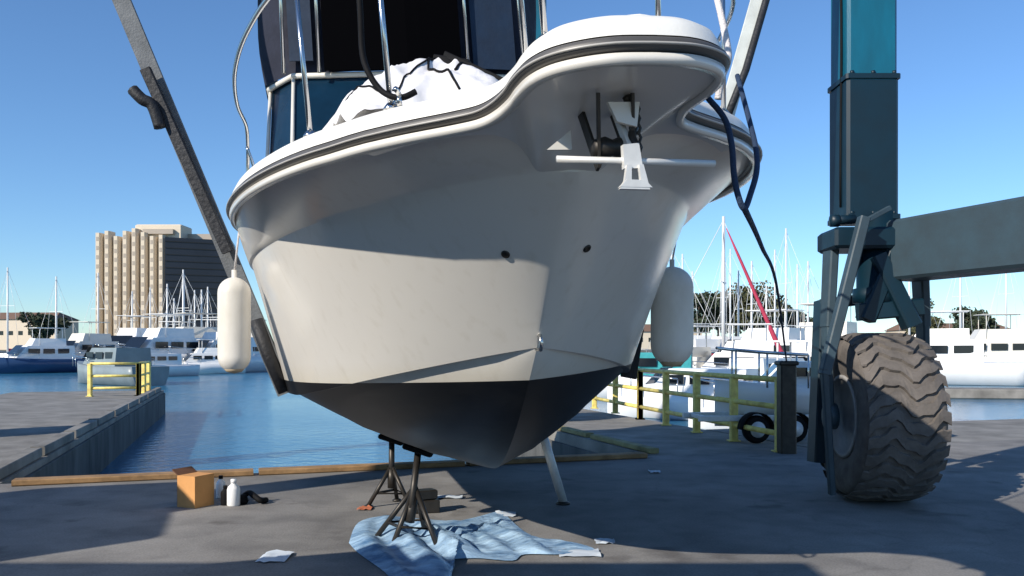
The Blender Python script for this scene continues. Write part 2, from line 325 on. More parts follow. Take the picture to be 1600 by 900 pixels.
# kerbs along slip
def kerb(a, b, h, wd, m_, label):
    mm = MB(); n = max(2, int((Vector(b)-Vector(a)).length/2.4)); a = Vector(a); b = Vector(b)
    for i in range(n):
        p = a+(b-a)*(i/n)+Vector((0, 0, h/2+.003)); q = a+(b-a)*((i+1)/n-.008)+Vector((0, 0, h/2+.003+random.uniform(-.006, .006)))
        mm.beam(p, q, wd, h, bev=.012)
    o = mm.build('kerb', m_); tag(o, label, 'kerb'); return o
kerb(dockpt(W_L+.2, -.16), dockpt(-.15, -.16), .07, .22, 'timber', 'rusty brown timber kerb along the quay edge above the slip')
kerb(dockpt(.14, .2), dockpt(.14, 25), .08, .16, 'kerb_paint', 'worn yellowish kerb along the slip side of the right pier')
kerb(dockpt(W_L-.14, .2), dockpt(W_L-.14, 23.5), .14, .2, 'concrete', 'grey concrete kerb along the slip side of the left pier')

# water
wm = bpy.data.materials.new('harbour_water'); wm.use_nodes = True; nt = wm.node_tree; b = nt.nodes['Principled BSDF']; L = nt.links.new
b.inputs['Base Color'].default_value = (.03, .15, .26, 1); b.inputs['Roughness'].default_value = .12; b.inputs['IOR'].default_value = 1.33
tc = nt.nodes.new('ShaderNodeTexCoord'); mp = nt.nodes.new('ShaderNodeMapping'); mp.inputs['Scale'].default_value = (1, 1.5, 1); L(tc.outputs['Object'], mp.inputs['Vector'])
na = nt.nodes.new('ShaderNodeTexNoise'); na.inputs['Scale'].default_value = 2.2; na.inputs['Detail'].default_value = 6; L(mp.outputs['Vector'], na.inputs['Vector'])
nb = nt.nodes.new('ShaderNodeTexNoise'); nb.inputs['Scale'].default_value = .12; nb.inputs['Detail'].default_value = 3; L(mp.outputs['Vector'], nb.inputs['Vector'])
bp = nt.nodes.new('ShaderNodeBump'); bp.inputs['Strength'].default_value = .35; bp.inputs['Distance'].default_value = .08; L(na.outputs['Fac'], bp.inputs['Height']); L(bp.outputs['Normal'], b.inputs['Normal'])
rr = nt.nodes.new('ShaderNodeMapRange'); rr.inputs['To Min'].default_value = .06; rr.inputs['To Max'].default_value = .25; L(nb.outputs['Fac'], rr.inputs['Value']); L(rr.outputs['Result'], b.inputs['Roughness'])
mm = MB(); mm.add([(-900, -60, WZ), (900, -60, WZ), (900, 2500, WZ), (-900, 2500, WZ)], [(0, 1, 2, 3)])
struct(mm.build('water', wm))
# far shore
mm = MB()
rows = []
for j in range(7):
    row = []
    for i in range(61):
        x = -900+i*30; y = 300+j*110+20*noise.noise(Vector((x*.01, 0, 0)))
        z = WZ-.5+(0 if j == 0 else 2.0+1.2*j+3*noise.noise(Vector((x*.006, j*.7, 3))))
        row.append((x, y, z))
    rows.append(row)
mm.grid(rows); struct(mm.build('far_shore', 'land'))

# ------------------------------------------------------------------ the lifted cruiser
TH = .206; RO = .058
BZ = .905
BO = Vector((.346, 3.566, BZ))
BM = Matrix.Translation(BO) @ Matrix.Rotation(TH, 4, 'Z') @ Matrix.Translation((.8*sin(RO), 0, .8-.8*cos(RO))) @ Matrix.Rotation(-RO, 4, 'Y')
boat = empty('motor_cruiser', BO, TH, 'large white cabin cruiser with black bottom hanging in the boat hoist slings', 'boat')
boat.matrix_world = BM
def b2w(x, y, z): return BM @ Vector((x, y, z))
def bpx(x, y, z): p = b2w(x, y, z); return 800+F*p.x/p.y, HZ-F*(p.z-CH)/p.y

LEN = 9.6; ZS = 1.67
def zs(s): return ZS+.016*max(s, 0)+(.007*s*s if s < 4 else .112+.056*(s-4))*(s > 0)
def prof(s, s0, L_, B, p, q):
    t = min(max((s-s0)/L_, 0), 1); return B*(1-(1-t)**p)**q
def sheer(s): return prof(s, 0, 4.085, 1.785, 2.219, .40), zs(s)
def knuck(s): return prof(s, .21, 4.05, 1.746, 1.745, .598), 1.496
def chine(s): return prof(s, 1.06, 3.965, 1.549, 2.107, .868), .40+.30*max(0, 1-(s-1.06)/2.6)**1.3
def keelz(s): t = min((s-1.06)/1.5, 1); return .70*(1-t)**1.7-.24*(lambda q: q*q*(3-2*q))(min(1, max(0, (s-.9)/2.6)))
NS = 70
hrows = []
for i in range(NS+1):
    w_ = (i/NS)**1.9
    def sk(s0): return s0+(LEN-s0)*w_
    s_s = sk(0); a = sheer(s_s); s_k = sk(.21); k_ = knuck(s_k); s_c = sk(1.06); c_ = chine(s_c)
    Sp = Vector((a[0], s_s, a[1])); Kp = Vector((k_[0], s_k, k_[1])); Cp = Vector((c_[0], s_c, c_[1])); Qp = Vector((0, s_c, keelz(s_c)))
    col_ = []
    for j in range(9):
        t = j/8; p = Sp.lerp(Kp, t); bul = .015*sin(pi*t)*min(1, a[0]); col_.append(p+Vector((bul, 0, 0)))
    off = min(.022, k_[0]*.2)
    for j in range(15):
        t = j/14; p = (Kp-Vector((off, 0, .012))).lerp(Cp, t); bul = -.009*sin(pi*t)*min(1, k_[0]); col_.append(p+Vector((bul, 0, 0)))
    fl = min(.05, c_[0]*.2)                      # chine flat
    Ci = Cp-Vector((fl, 0, -.004))
    col_.append(Ci)
    for j in range(1, 15):
        t = j/14; p = Ci.lerp(Qp, t); bul = .085*sin(pi*t)*min(1, c_[0])**1.3; q = p+Vector((0, 0, -bul))
        for ts in (5, 10):                       # lifting strakes
            if j == ts: q += Vector((0, 0, -.008))*min(1, max(0, c_[0]-.35)/.6)
        col_.append(q)
    hrows.append(col_)
mm = MB(); mm.grid(hrows); mm.grid([[Vector((-p.x, p.y, p.z)) for p in r] for r in hrows], flip=True)
last = hrows[-1]; ring = [p for p in last]+[Vector((-p.x, p.y, p.z)) for p in last[::-1]]
mm.add(ring, [tuple(range(len(ring)))])
hull = mm.build('hull', M['hull'], boat)
es = hull.modifiers.new('es', 'EDGE_SPLIT'); es.split_angle = R(28)

# sheer outline including the moulded pulpit
out = [(0, -.80), (.12, -.79), (.22, -.745), (.30, -.67), (.345, -.56), (.36, -.42), (.362, -.28), (.38, -.15), (.43, -.03), (.53, .06)]
out = [(p.x, p.y) for p in smooth_path([(x, y, 0) for x, y in out]+[(sheer(.2)[0], .2, 0), (sheer(.33)[0], .33, 0)], 5)]
s = .40
while s < LEN-.05: out.append((sheer(s)[0], s)); s += .10
def oz(s): return zs(s)+(.035*min(1, max(0, (.5-s)/.7)))
half = [Vector((x+.004, y, oz(y))) for x, y in out]
full = [Vector((-p.x, p.y, p.z)) for p in half[::-1]]+half[1:]
def offset_path(path, dx, dz):
    o_ = []
    for i, p in enumerate(path):
        d = path[min(i+1, len(path)-1)]-path[max(i-1, 0)]; d.z = 0; d.normalize()
        n_ = Vector((d.y, -d.x, 0)); o_.append(p+n_*dx+Vector((0, 0, dz)))
    return o_
# orientation: full runs from starboard (-x) aft, round the pulpit, to port aft; outward normal is (d.y,-d.x)*-1 or +
tst = offset_path(full, .1, 0); SG = 1 if (tst[10].x < full[10].x) else -1
def offs(path, dx, dz): return offset_path(path, SG*dx, dz)
# rub rail: moulded section
def strip(path, sec, close=True):
    rows_ = [offs(path, dx, dz) for dx, dz in sec]
    if close: rows_.append(rows_[0])
    m_ = MB(); m_.grid(rows_); return m_
rr_ = strip(full, [(-.03, -.035), (.010, -.030), (.026, -.022), (.030, -.008), (.024, .006), (.012, .014), (-.03, .016)])
rr_.build('rub_rail', 'rubber', boat)
ri = strip(full, [(.026, -.019), (.034, -.016), (.034, -.010), (.026, -.007)])
ri.build('rail_insert', 'rail_insert', boat)
# moulding between hull and rail (covers sheer joint)
r2_ = strip(full, [(-.02, -.075), (.010, -.072), (.014, -.04), (-.02, -.036)])
r2_.build('sheer_moulding', 'gel', boat)
# deck: from the rail upwards, inwards to centreline
def deck_z(p, t):
    return 0
drows = []
prof_in = [(.012, .018), (.0, .05), (-.02, .085), (-.05, .105), (-.09, .115)]
base_rows = [offs(half, dx, dz) for dx, dz in prof_in]
def crown(s):
    return .03+.20*min(1, max(0, (s+.25)/2.6))**1.1
inner = base_rows[-1]
for r_ in base_rows: drows.append([Vector((0 if i_ == 0 else max(0, p.x), p.y, p.z)) for i_, p in enumerate(r_)])
for j in range(1, 13):
    t = j/12
    drows.append([Vector((max(0, p.x)*(1-t), p.y, p.z+crown(p.y)*sin(t*pi/2)**1.3*min(1, max(0, (p.y+.85))/.4))) for p in inner])
mm = MB(); mm.grid(drows); mm.grid([[Vector((-p.x, p.y, p.z)) for p in r] for r in drows], flip=True)
mm.build('deck', 'deck', boat)
# pulpit underside
urows = []
nh = [i for i, p in enumerate(half) if p.y < .42][-1]
for j in range(11):
    t = j/10; row = []
    for i in range(nh+1):
        p = half[i].copy()
        if i == 0: p.x = 0
        tx = p.x*.25; ty = max(.5, p.y*.55+.65); tz = ZS-.25
        q = Vector((p.x+(tx-p.x)*t, p.y+(ty-p.y)*t, p.z-.05+(tz-p.z+.05)*(t**1.5)))
        row.append(q)
    urows.append(row)
mm = MB(); mm.grid(urows); mm.grid([[Vector((-p.x, p.y, p.z)) for p in r] for r in urows], flip=True)
mm.build('pulpit_underside', 'gel', boat)

# drain fittings on the topsides
def hull_at(px, py, side):
    best = None
    for r in hrows:
        for p in r:
            x, y = bpx(side*p.x, p.y, p.z); d = (x-px)**2+(y-py)**2
            if (best is None or d < best[0]): best = (d, Vector((side*p.x, p.y, p.z)))
    return best[1]
bpy.context.view_layer.update()
from mathutils.bvhtree import BVHTree
htree = BVHTree.FromObject(hull, bpy.context.evaluated_depsgraph_get())
BI = BM.inverted()
def hull_ray(px, py):
    o = BI @ Vector((0, 0, CH)); d = (BI @ Vector(((px-800)/F, 1, CH-(py-HZ)/F)))-o
    h = htree.ray_cast(o, d.normalized()); n_ = h[1]
    return h[0], (n_ if n_.dot(d) < 0 else -n_)
for px, py in ((790, 397), (917, 388)):
    p, n_ = hull_ray(px, py); mt = Matrix.Translation(p) @ n_.to_track_quat('Z', 'Y').to_matrix().to_4x4()
    m_ = MB(); m_.lathe([(.022, -.02), (.023, .005), (.017, .010), (.011, .003), (.001, .003)], 16, mt)
    m_.build('drain_fitting', 'dark_steel', boat)
p = Vector((0, 1.02, .73)); m_ = MB(); m_.tube([p+Vector((0, .05, .04)), p+Vector((0, -.05, .035)), p+Vector((0, -.075, 0)), p+Vector((0, -.05, -.04)), p+Vector((0, .05, -.04))], .011, 8)
m_.build('bow_eye', 'steel', boat)

# anchor and its roller bracket under the pulpit
AY = -.46
m_ = MB()
for sx in (-.10, .03):
    m_.beam((sx, AY+.16, ZS-.06), (sx+.015, AY+.02, ZS-.30), .012, .045)
    m_.beam((sx, AY-.06, ZS-.05), (sx+.015, AY+.02, ZS-.30), .012, .035)
m_.lathe([(.001, -.075), (.03, -.075), (.042, -.03), (.03, 0), (.042, .03), (.03, .075), (.001, .075)], 16, Matrix.Translation((-.03, AY+.02, ZS-.23)) @ Matrix.Rotation(R(90), 4, 'Y'))
m_.build('anchor_roller', 'dark_steel', boat)
an = empty('anchor_mount', (0, 0, 0)); an.parent = boat
bpy.data.objects.remove(an)
anchor = MB()
AZ = ZS-.30
anchor.tube([(-.27, AY-.07, AZ+.012), (.33, AY-.07, AZ-.012)], .0125, 10)                      # stock bar
anchor.beam((.02, AY-.07, AZ), (.0, AY+.04, ZS-.10), .022, .03)
anchor.plate([(-.03, .055), (.03, .06), (.04, -.03), (-.03, -.03)], .028, Matrix.Translation((.0, AY-.085, AZ)))
anchor.plate([(-.025, -.02), (-.008, -.02), (-.012, -.08), (.024, -.08), (.02, -.02), (.036, -.02), (.056, -.11), (-.056, -.105), (-.036, -.075)], .022, Matrix.Translation((.0, AY-.105, AZ)))
anchor.plate([(-.034, -.085), (.034, -.088), (.06, -.115), (-.06, -.110)], .035, Matrix.Translation((.005, AY-.10, AZ+.012)))
ao = anchor.build('anchor', 'galv', None); 
ao.matrix_world = BM; tag(ao, 'pale metal anchor with a long crossbar hanging under the bow pulpit', 'anchor')
m_ = MB(); m_.tube(smooth_path([(.02, AY-.02, ZS-.05), (.06, AY+.0, ZS-.13), (.03, AY-.03, ZS-.2), (.045, AY-.05, AZ+.05)], 5), .016, 8)
for k in range(5): m_.tube([(.045+.02*cos(a_), AY-.03, ZS-.10-.035*k+.02*sin(a_)) for a_ in [j*pi/4 for j in range(8)]], .006, 6, closed=True)
m_.build('anchor_chain', 'dark_steel', boat)
# white bracket plates catching the light
m_ = MB(); m_.plate([(-.24, -.0), (-.14, .0), (-.14, .075)], .02, Matrix.Translation((0, AY+.18, ZS-.20))); m_.build('bracket', 'gel', boat); m_ = MB()
m_.plate([(-.06, 0), (.06, 0), (.045, -.09), (-.03, -.07)], .02, Matrix.Translation((.0, AY-.04, ZS-.08)))
m_.build('bracket', 'gel', boat)

# bow rail and stanchions (stainless)
ins = offs(half, -.10, .115)
def on_deck(s, side):
    c = min((p for p in ins if p.y >= -.5), key=lambda q: abs(q.y-s)); return Vector((side*c.x, c.y, c.z))
def find_s(px, side, lo=-.4, hi=5.5):
    best = None
    for p in ins:
        if lo < p.y < hi:
            x, y = bpx(side*p.x, p.y, p.z); d = abs(x-px)
            if best is None or d < best[0]: best = (d, p.y)
    return best[1]
rail = []
sA = 3.9
for side in (-1, 1):
    a = on_deck(sA, side); m_ = MB()
    path = [a, a+Vector((side*.015, .03, .28)), a+Vector((side*.0, -.02, .46)), a+Vector((-side*.02, -.25, .62)), on_deck(sA-.8, side)+Vector((side*.02, 0, .70)), on_deck(2.4, side)+Vector((side*.03, 0, .76)), on_deck(1.6, side)+Vector((side*.03, 0, .78)), on_deck(.9, side)+Vector((side*.03, 0, .80)), on_deck(.35, side)+Vector((side*.0, 0, .82)), on_deck(-.1, side)+Vector((0, 0, .84)), on_deck(-.45, side)+Vector((0, -.08, .84)), Vector((side*.14, -.72, ZS+.97)), Vector((0, -.76, ZS+.97))]
    m_.tube(smooth_path(path, 6), .0145, 10)
    m_.build('bow_rail', 'steel', boat)
for side, xs in ((-1, (480, 610, 822, 1008)), (1, (1020, 1118, 1145))):
    for px in xs:
        s_ = find_s(px, side, -.45, 3.4) if side == -1 else {1020: -.2, 1118: .5, 1145: 1.5}[px]
        a = on_deck(s_, side); m_ = MB()
        m_.tube([a, a+Vector((side*.03, -.02, .78))], .0125, 8); m_.lathe([(.035, 0), (.035, .008), (.018, .03), (.014, .03)], 12, Matrix.Translation(a))
        m_.build('stanchion', 'steel', boat)
# extra vertical tube braces of the aft rail end
a = on_deck(sA, -1); m_ = MB(); m_.tube(smooth_path([a+Vector((.06, -.06, 0)), a+Vector((.05, -.07, .3)), a+Vector((.0, -.08, .5))], 5), .012, 8); m_.build('rail_brace', 'steel', boat)

# cleat with black hose looped on the foredeck
s_ = find_s(620, -1, 0, 3); c = on_deck(s_, -1)
m_ = MB(); m_.tube([c+Vector((-.02, .12, .05)), c+Vector((0, .05, .045)), c+Vector((0, -.05, .045)), c+Vector((-.02, -.12, .05))], .012, 8)
m_.tube([c+Vector((0, .04, 0)), c+Vector((0, .04, .045))], .012, 8); m_.tube([c+Vector((0, -.04, 0)), c+Vector((0, -.04, .045))], .012, 8)
m_.build('cleat', 'steel', boat)

# superstructure: cabin front, windows, canvas enclosure
CW = 1.42; S0 = 4.6
m_ = MB()
XO = -.2
def ringc(w_, s0, z, s1=9.0): return [(-w_+XO, s1, z), (-w_+XO, s0+.55, z), (-w_*.82+XO, s0+.12, z), (XO, s0, z), (w_*.82+XO, s0+.12, z), (w_+XO, s0+.55, z), (w_+XO, s1, z)]
m_ = MB()
m_.grid([ringc(1.40, 3.9, ZS+.0), ringc(1.38, 4.2, ZS+.55), ringc(1.36, 4.5, ZS+.72)], smooth=False)
m_.build('cabin_coaming', 'deck', boat)
# raised trunk on the foredeck
m_ = MB(); rws = []
for j in range(9):
    t = j/8; s_ = 1.5+2.7*t; hh = .22+.62*min(1, t*1.25)**.8
    rws.append([(XO*t+x*(.42+.55*t), s_+.12*abs(x), ZS+.1+(hh)*(1-abs(x)**4)) for x in [-1+i/8 for i in range(17)]])
m_.grid(rws); m_.build('cabin_trunk', 'deck', boat)
Z1, Z2 = ZS+.68, ZS+1.72
m_ = MB(); m_.grid([ringc(1.40, 4.3, Z1), ringc(1.34, 4.85, Z2)], smooth=False); m_.build('windscreen', 'glass_blue', boat)
m_ = MB()
wf = [(ringc(1.42, 4.29, Z1)[k], ringc(1.36, 4.84, Z2)[k]) for k in range(1, 6)]
for p_, q_ in wf: m_.tube([p_, q_], .018, 8)
m_.tube([(p[0], p[1]-.02, p[2]) for p in ringc(1.37, 4.84, Z2)], .028, 8)
m_.build('windscreen_frame', 'boat_cream', boat)
TOPZ = Z2+2.0
m_ = MB(); rws = []
for k in range(13):
    t = k/12; z = Z2+.03+(TOPZ-Z2-.03)*t; rw_ = []
    rg = ringc(1.40+.05*sin(pi*t), 4.82+.18*t, z)
    for a_, b_ in zip(rg[:-1], rg[1:]):
        for i in range(8):
            u_ = i/8; p = Vector(a_).lerp(Vector(b_), u_); rw_.append((p.x+.02*sin(7*t+p.y*3), p.y+.035*noise.noise(Vector((p.x*3, p.y, t*3)))+.05*noise.noise(Vector((p.x*1.3, p.y, t*1.2))), p.z))
    rw_.append(rg[-1]); rws.append(rw_)
m_.grid(rws, smooth=True); m_.build('canvas_enclosure', 'navy', boat)
m_ = MB(); m_.grid([ringc(1.42, 5.0, TOPZ), [(XO+(p[0]-XO)*.6, p[1]+.2 if p[1] < 6 else p[1], p[2]) for p in ringc(1.4, 5.2, TOPZ+.14)], [(XO+(p[0]-XO)*.01, p[1]+.4 if p[1] < 6 else p[1], p[2]) for p in ringc(1.4, 5.4, TOPZ+.18)]]); m_.build('canvas_roof', 'navy', boat)
def panel(xa, xb, za, zb, m_name, nm, off=.07):
    m_ = MB()
    def fy(x, z):
        x = x-XO; t = (z-Z2)/(TOPZ-Z2); s0 = 4.82+.18*t; ww = 1.40
        ax = abs(x); k = ww*.82
        return s0+.12*ax/k if ax < k else s0+.12+.43*(ax-k)/(ww-k)
    g = [[Vector((xa+(xb-xa)*i/10, fy(xa+(xb-xa)*i/10, za+(zb-za)*j/6)-off, za+(zb-za)*j/6)) for i in range(11)] for j in range(7)]
    m_.grid(g, smooth=False); o = m_.build(nm, m_name, boat); sl = o.modifiers.new('t', 'SOLIDIFY'); sl.thickness = .012; return o
panel(-1.02, .30, Z2+.02, TOPZ-.2, 'void', 'opening_shade_panel')  # black sheet in front of the canvas, painting the shaded opening
panel(-1.34, -1.12, Z2+.12, TOPZ-.3, 'navy_blue', 'side_curtain')
panel(.42, .86, Z2+.05, TOPZ-.3, 'navy_blue', 'side_curtain')
for x in (-1.40, -1.07, .36, .93):
    m_ = MB(); m_.tube([(x, 4.72+.1*abs(x), Z2), (x*.98, 4.88+.1*abs(x), TOPZ)], .018, 8); m_.build('canopy_pole', 'steel', boat)
# crumpled white cover over the lower windscreen and trunk
def cover_mesh(cx, cy, rx, ry, h, seed, zb):
    m_ = MB(); rows_ = []; N_ = 60
    for i in range(N_):
        row = []
        for j in range(N_):
            u_ = -1+2*i/(N_-1); v_ = -1+2*j/(N_-1)
            rad = max(abs(u_), abs(v_)); k = rad/max(1e-6, sqrt(u_*u_+v_*v_)); uu, vv = u_*k, v_*k
            ang = math.atan2(v_, u_)
            edge = 1+.13*noise.noise(Vector((cos(ang)*2, sin(ang)*2, seed)))
            x = cx+uu*rx*edge; y = cy+vv*ry*edge; d = sqrt(uu*uu+vv*vv)
            base = h*(1-d**3.2)*(.78+.22*noise.noise(Vector((x*1.3, 3, seed)))+.14*v_)
            q = Vector((x*2.4, y*2.4, seed))
            wr = (1-abs(noise.noise(q))*2)*.10+(1-abs(noise.noise(q*2.1))*2)*.08+noise.noise(q*4.5)*.03
            row.append(Vector((x, y, zb+base+wr*(1-.4*d))))
        rows_.append(row)
    m_.grid(rows_); return m_
cv = cover_mesh(-.12, 3.35, 1.02, 1.05, .66, 2.0, ZS+.63).build('crumpled_cover', 'cover'); cv.matrix_world = BM
tag(cv, 'crumpled white vinyl cover heaped on the foredeck in front of the canopy', 'cover')
COVER = cv
bpy.context.view_layer.update()
from mathutils.bvhtree import BVHTree
tree = BVHTree.FromObject(COVER, bpy.context.evaluated_depsgraph_get())
def drape(pts, r, lift=.012):
    out_ = []
    for p in smooth_path([(x, y, 5) for x, y in pts], 8):
        h = tree.ray_cast(Vector((p.x, p.y, 6)), Vector((0, 0, -1)))
        out_.append(Vector((p.x, p.y, (h[0].z if h[0] else ZS+.7)+lift)))
    m_ = MB(); m_.tube(out_, r, 7); return m_.build('lashing', 'black', COVER)
drape([(-.95, 3.2), (-.75, 2.75), (-.6, 2.6), (-.45, 2.75), (-.2, 3.0), (-.05, 3.2)], .007)
drape([(-.12, 2.44), (-.18, 2.6), (-.28, 2.8), (-.2, 3.1), (-.05, 3.3), (.2, 3.2), (.4, 3.1)], .009)
drape([(.25, 2.6), (.22, 2.75), (.1, 2.85), (-.02, 2.8), (-.1, 2.7)], .011)
def on_cover(x, y):
    h = tree.ray_cast(Vector((x, y, 6)), Vector((0, 0, -1))); return Vector((x, y, (h[0].z if h[0] else ZS+.9)+.04))
m_ = MB(); m_.beam(on_cover(-.12, 3.0), on_cover(.30, 2.62), .05, .05); m_.beam(on_cover(-.2, 3.05), on_cover(.05, 2.95), .10, .07)
bh = m_.build('boat_hook', 'black'); bh.matrix_world = COVER.matrix_world.copy(); tag(bh, 'short black deck tool lying on the crumpled white cover', 'deck tool')

# black hose hanging over rail down to the cleat
hz = [on_deck(find_s(585, -1, 0, 3), -1)+Vector((0, .3, .95))]
c2 = c.copy()
cw = BM @ c; Yc = cw.y
hp = [at(558, Yc+.12, -60), at(563, Yc+.1, 20), at(566, Yc+.08, 80), at(575, Yc+.05, 112), at(592, Yc+.03, 138), at(610, Yc, 150), at(630, Yc-.01, 152), at(650, Yc, 143)]
m_ = MB(); m_.tube(smooth_path(hp, 8), .014, 8); o = m_.build('hose', 'black'); tag(o, 'black hose looping down from the bow rail to the deck cleat', 'hose')

# ropes on the port bow
def rope(nm, pts, r, m_name, label, cat='rope', n=8):
    m_ = MB(); m_.tube(smooth_path(pts, n), r, 7); o = m_.build(nm, m_name); tag(o, label, cat); return o
rope('mooring_rope', [at(1096, 3.35, 140), at(1108, 3.3, 155), at(1132, 3.25, 185), at(1143, 3.2, 225), at(1147, 3.2, 275), at(1154, 3.2, 308), at(1163, 3.22, 326), at(1172, 3.3, 305), at(1182, 3.4, 268), at(1181, 3.6, 232), at(1170, 3.8, 185), at(1152, 4.0, 118)], .012, 'rope_dark', 'dark blue rope hanging in a loop off the port bow')
rope('guy_rope', [at(1163, 3.22, 325), at(1190, 5, 385), at(1214, 8, 450), at(1229, 13.05, 566)], .013, 'rope_dark', 'thin dark line running from the rope loop down to the thick dark post')
rope('bow_rope', [at(1121, 3.9, 0), at(1130, 3.8, 40), at(1138, 3.7, 90), at(1128, 3.6, 120), at(1122, 3.6, 155)], .016, 'rope_white', 'off white rope hanging over the port bow beside the pulpit')

# slings of the hoist
def sling(nm, a, b, wd, th, m_name, label, extra=None):
    m_ = MB(); a = Vector(a); b = Vector(b); N_ = 24
    m_.beam(a, b, wd, th, up=(0, 1, 0)); o = m_.build(nm, m_name); tag(o, label, 'sling', 'lifting slings of the boat hoist'); return o
SL = at(447, 7.55, 615); ST = at(190, 7.3, 0); STT = ST+(ST-SL)*.78
o = sling('lifting_sling', STT, SL, .15, .03, 'strap', 'grey webbing sling with a black sleeve, running down the left side of the hull')
d_ = (SL-STT)
m_ = MB(); p0 = at(224, 7.27, 115); p1 = at(352, 7.4, 400)
m_.beam(p0+Vector((.03, -.03, .03)), p1+Vector((.03, -.03, .03)), .09, .05, up=(0, 1, 0)); m_.tube(smooth_path([at(207, 7.2, 140), at(222, 7.2, 155), at(238, 7.22, 165), at(250, 7.24, 200)], 5), .05, 8)
m_.tube([at(400, 7.35, 500), at(420, 7.35, 555), at(445, 7.4, 612)], .06, 8); m_.build('sleeve', 'strap_black', o)
# the sling carries on under the hull and up the other side
def yb(px): pass
SR = at(1002, 7.0, 560)
RT = at(1185, 8.2, 0); RM = at(1128, 7.9, 205)
RTT = RT+(RT-RM)*2.35
o2 = sling('lifting_sling', RTT, RM+(RM-RT)*.12, .15, .03, 'strap_white', 'pale webbing sling with a dark edge, rising from behind the port side of the boat')
m_ = MB(); q0 = RT.lerp(RTT, .3); m_.tube([q0+Vector((.07, -.03, 0)), RT+Vector((.07, -.03, 0)), RM.lerp(RT, .45)+Vector((.06, -.03, 0)), RM+Vector((-.01, -.03, 0))], .035, 8); m_.build('sleeve', 'strap_black', o2)
o3 = sling('lifting_sling', at(1000, 7.6, 470), at(982, 7.45, 590), .14, .05, 'strap_black', 'black sling sleeve pressed against the hull under the right fender')

# fenders
def fender(px, py0, py1, Y, wpx, label, topto):
    z1 = CH+(HZ-py0)/F*Y; z0 = CH+(HZ-py1)/F*Y; r = wpx/2/F*Y; h = z1-z0; x = (px-800)/F*Y
    f = empty('fender', (x, Y, z0), 0, label, 'fender', 'white fenders hung along the hull')
    m_ = MB(); pr = []
    for k in range(9): a_ = -pi/2+pi/2*k/8; pr.append((max(.001, r*cos(a_)), r+r*sin(a_)))
    for k in range(9): a_ = pi/2*k/8; pr.append((max(.02, r*cos(a_)), h-r*1.05+r*sin(a_)))
    pr.append((.02, h+.05)); m_.lathe(pr, 28); m_.build('fender_body', 'fender', f)
    m_ = MB(); m_.lathe([(.001, -.008), (r*.45, .004), (r*.62, r*.22), (r*.60, r*.24), (.001, r*.2)], 20); m_.build('end_cap', 'canvas_tan', f)
    m_ = MB(); m_.tube([(0, 0, h+.02), Vector(topto)-Vector((x, Y, z0))], .008, 6); m_.build('fender_rope', 'rope_white', f)
    return f
fender(366, 432, 582, 6.55, 50, 'white cylindrical fender hanging at the left side of the hull, tan cap at its foot', b2w(-1.74, 3.4, ZS+.08))
fender(1050, 415, 572, 7.0, 66, 'thick white fender in shade hanging at the right side of the hull', b2w(1.74, 3.0, ZS+.08))

# ------------------------------------------------------------------ travelling boat hoist
LO = Vector((3.76, 9.05, 0))                        # foot of the front right leg
hoist = empty('boat_hoist', (LO.x, LO.y, 0), 0, 'huge teal steel travelling boat hoist on rubber tyres straddling the slip', 'boat hoist')
def hp_(v_, u_, z): return V*v_-U*u_+Vector((0, 0, z))
WID = -11.8; LENH = 10.5; TOP = 9.6
def leg(v_, u_, near=False):
    m_ = MB(); a = hp_(v_, u_, 4.36 if near else 3.0); b_ = hp_(v_, u_, TOP)
    m_.beam(a, b_, .52, .50, up=(0, 1, 0), bev=.03); m_.build('column', 'teal', hoist)
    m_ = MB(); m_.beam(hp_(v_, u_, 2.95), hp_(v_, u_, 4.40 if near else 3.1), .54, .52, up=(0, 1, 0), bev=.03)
    m_.build('column_shade_section', 'teal_dark', hoist)  # shadow on the lower column, put in as a darker section
leg(0, 0, True); leg(WID, 0); leg(0, LENH); leg(WID, LENH)
for v_ in (0, WID):
    m_ = MB(); m_.beam(hp_(v_, -.6, TOP+.25), hp_(v_, LENH+.6, TOP+.25), .4, .6, bev=.03); m_.build('top_beam', 'teal', hoist)
    m_ = MB()
    s1 = hp_(v_, -5.0, 3.02); s0 = hp_(v_, -.33, 2.72)
m_ = MB(); m_.beam(hp_(.25, -.25, 2.62), hp_(.55, -5.5, 2.62), .46, .62, bev=.03); m_.build('front_beam', 'grey_teal', hoist)
m_ = MB(); m_.beam(hp_(0, LENH, TOP+.7), hp_(WID, LENH, TOP+.7), .5, .7, bev=.03); m_.build('cross_beam', 'teal', hoist)
# unseen block added on the hoist's left side to shade the quay
m_ = MB(); c = Vector((-8.6, 4.3, 2.2))-LO; m_.box(c, (1.5, 3.2, 2.4), math.atan2(U.x, -U.y)*1, bev=.06)
m_.build('hoist_shadow_block', 'teal', hoist)
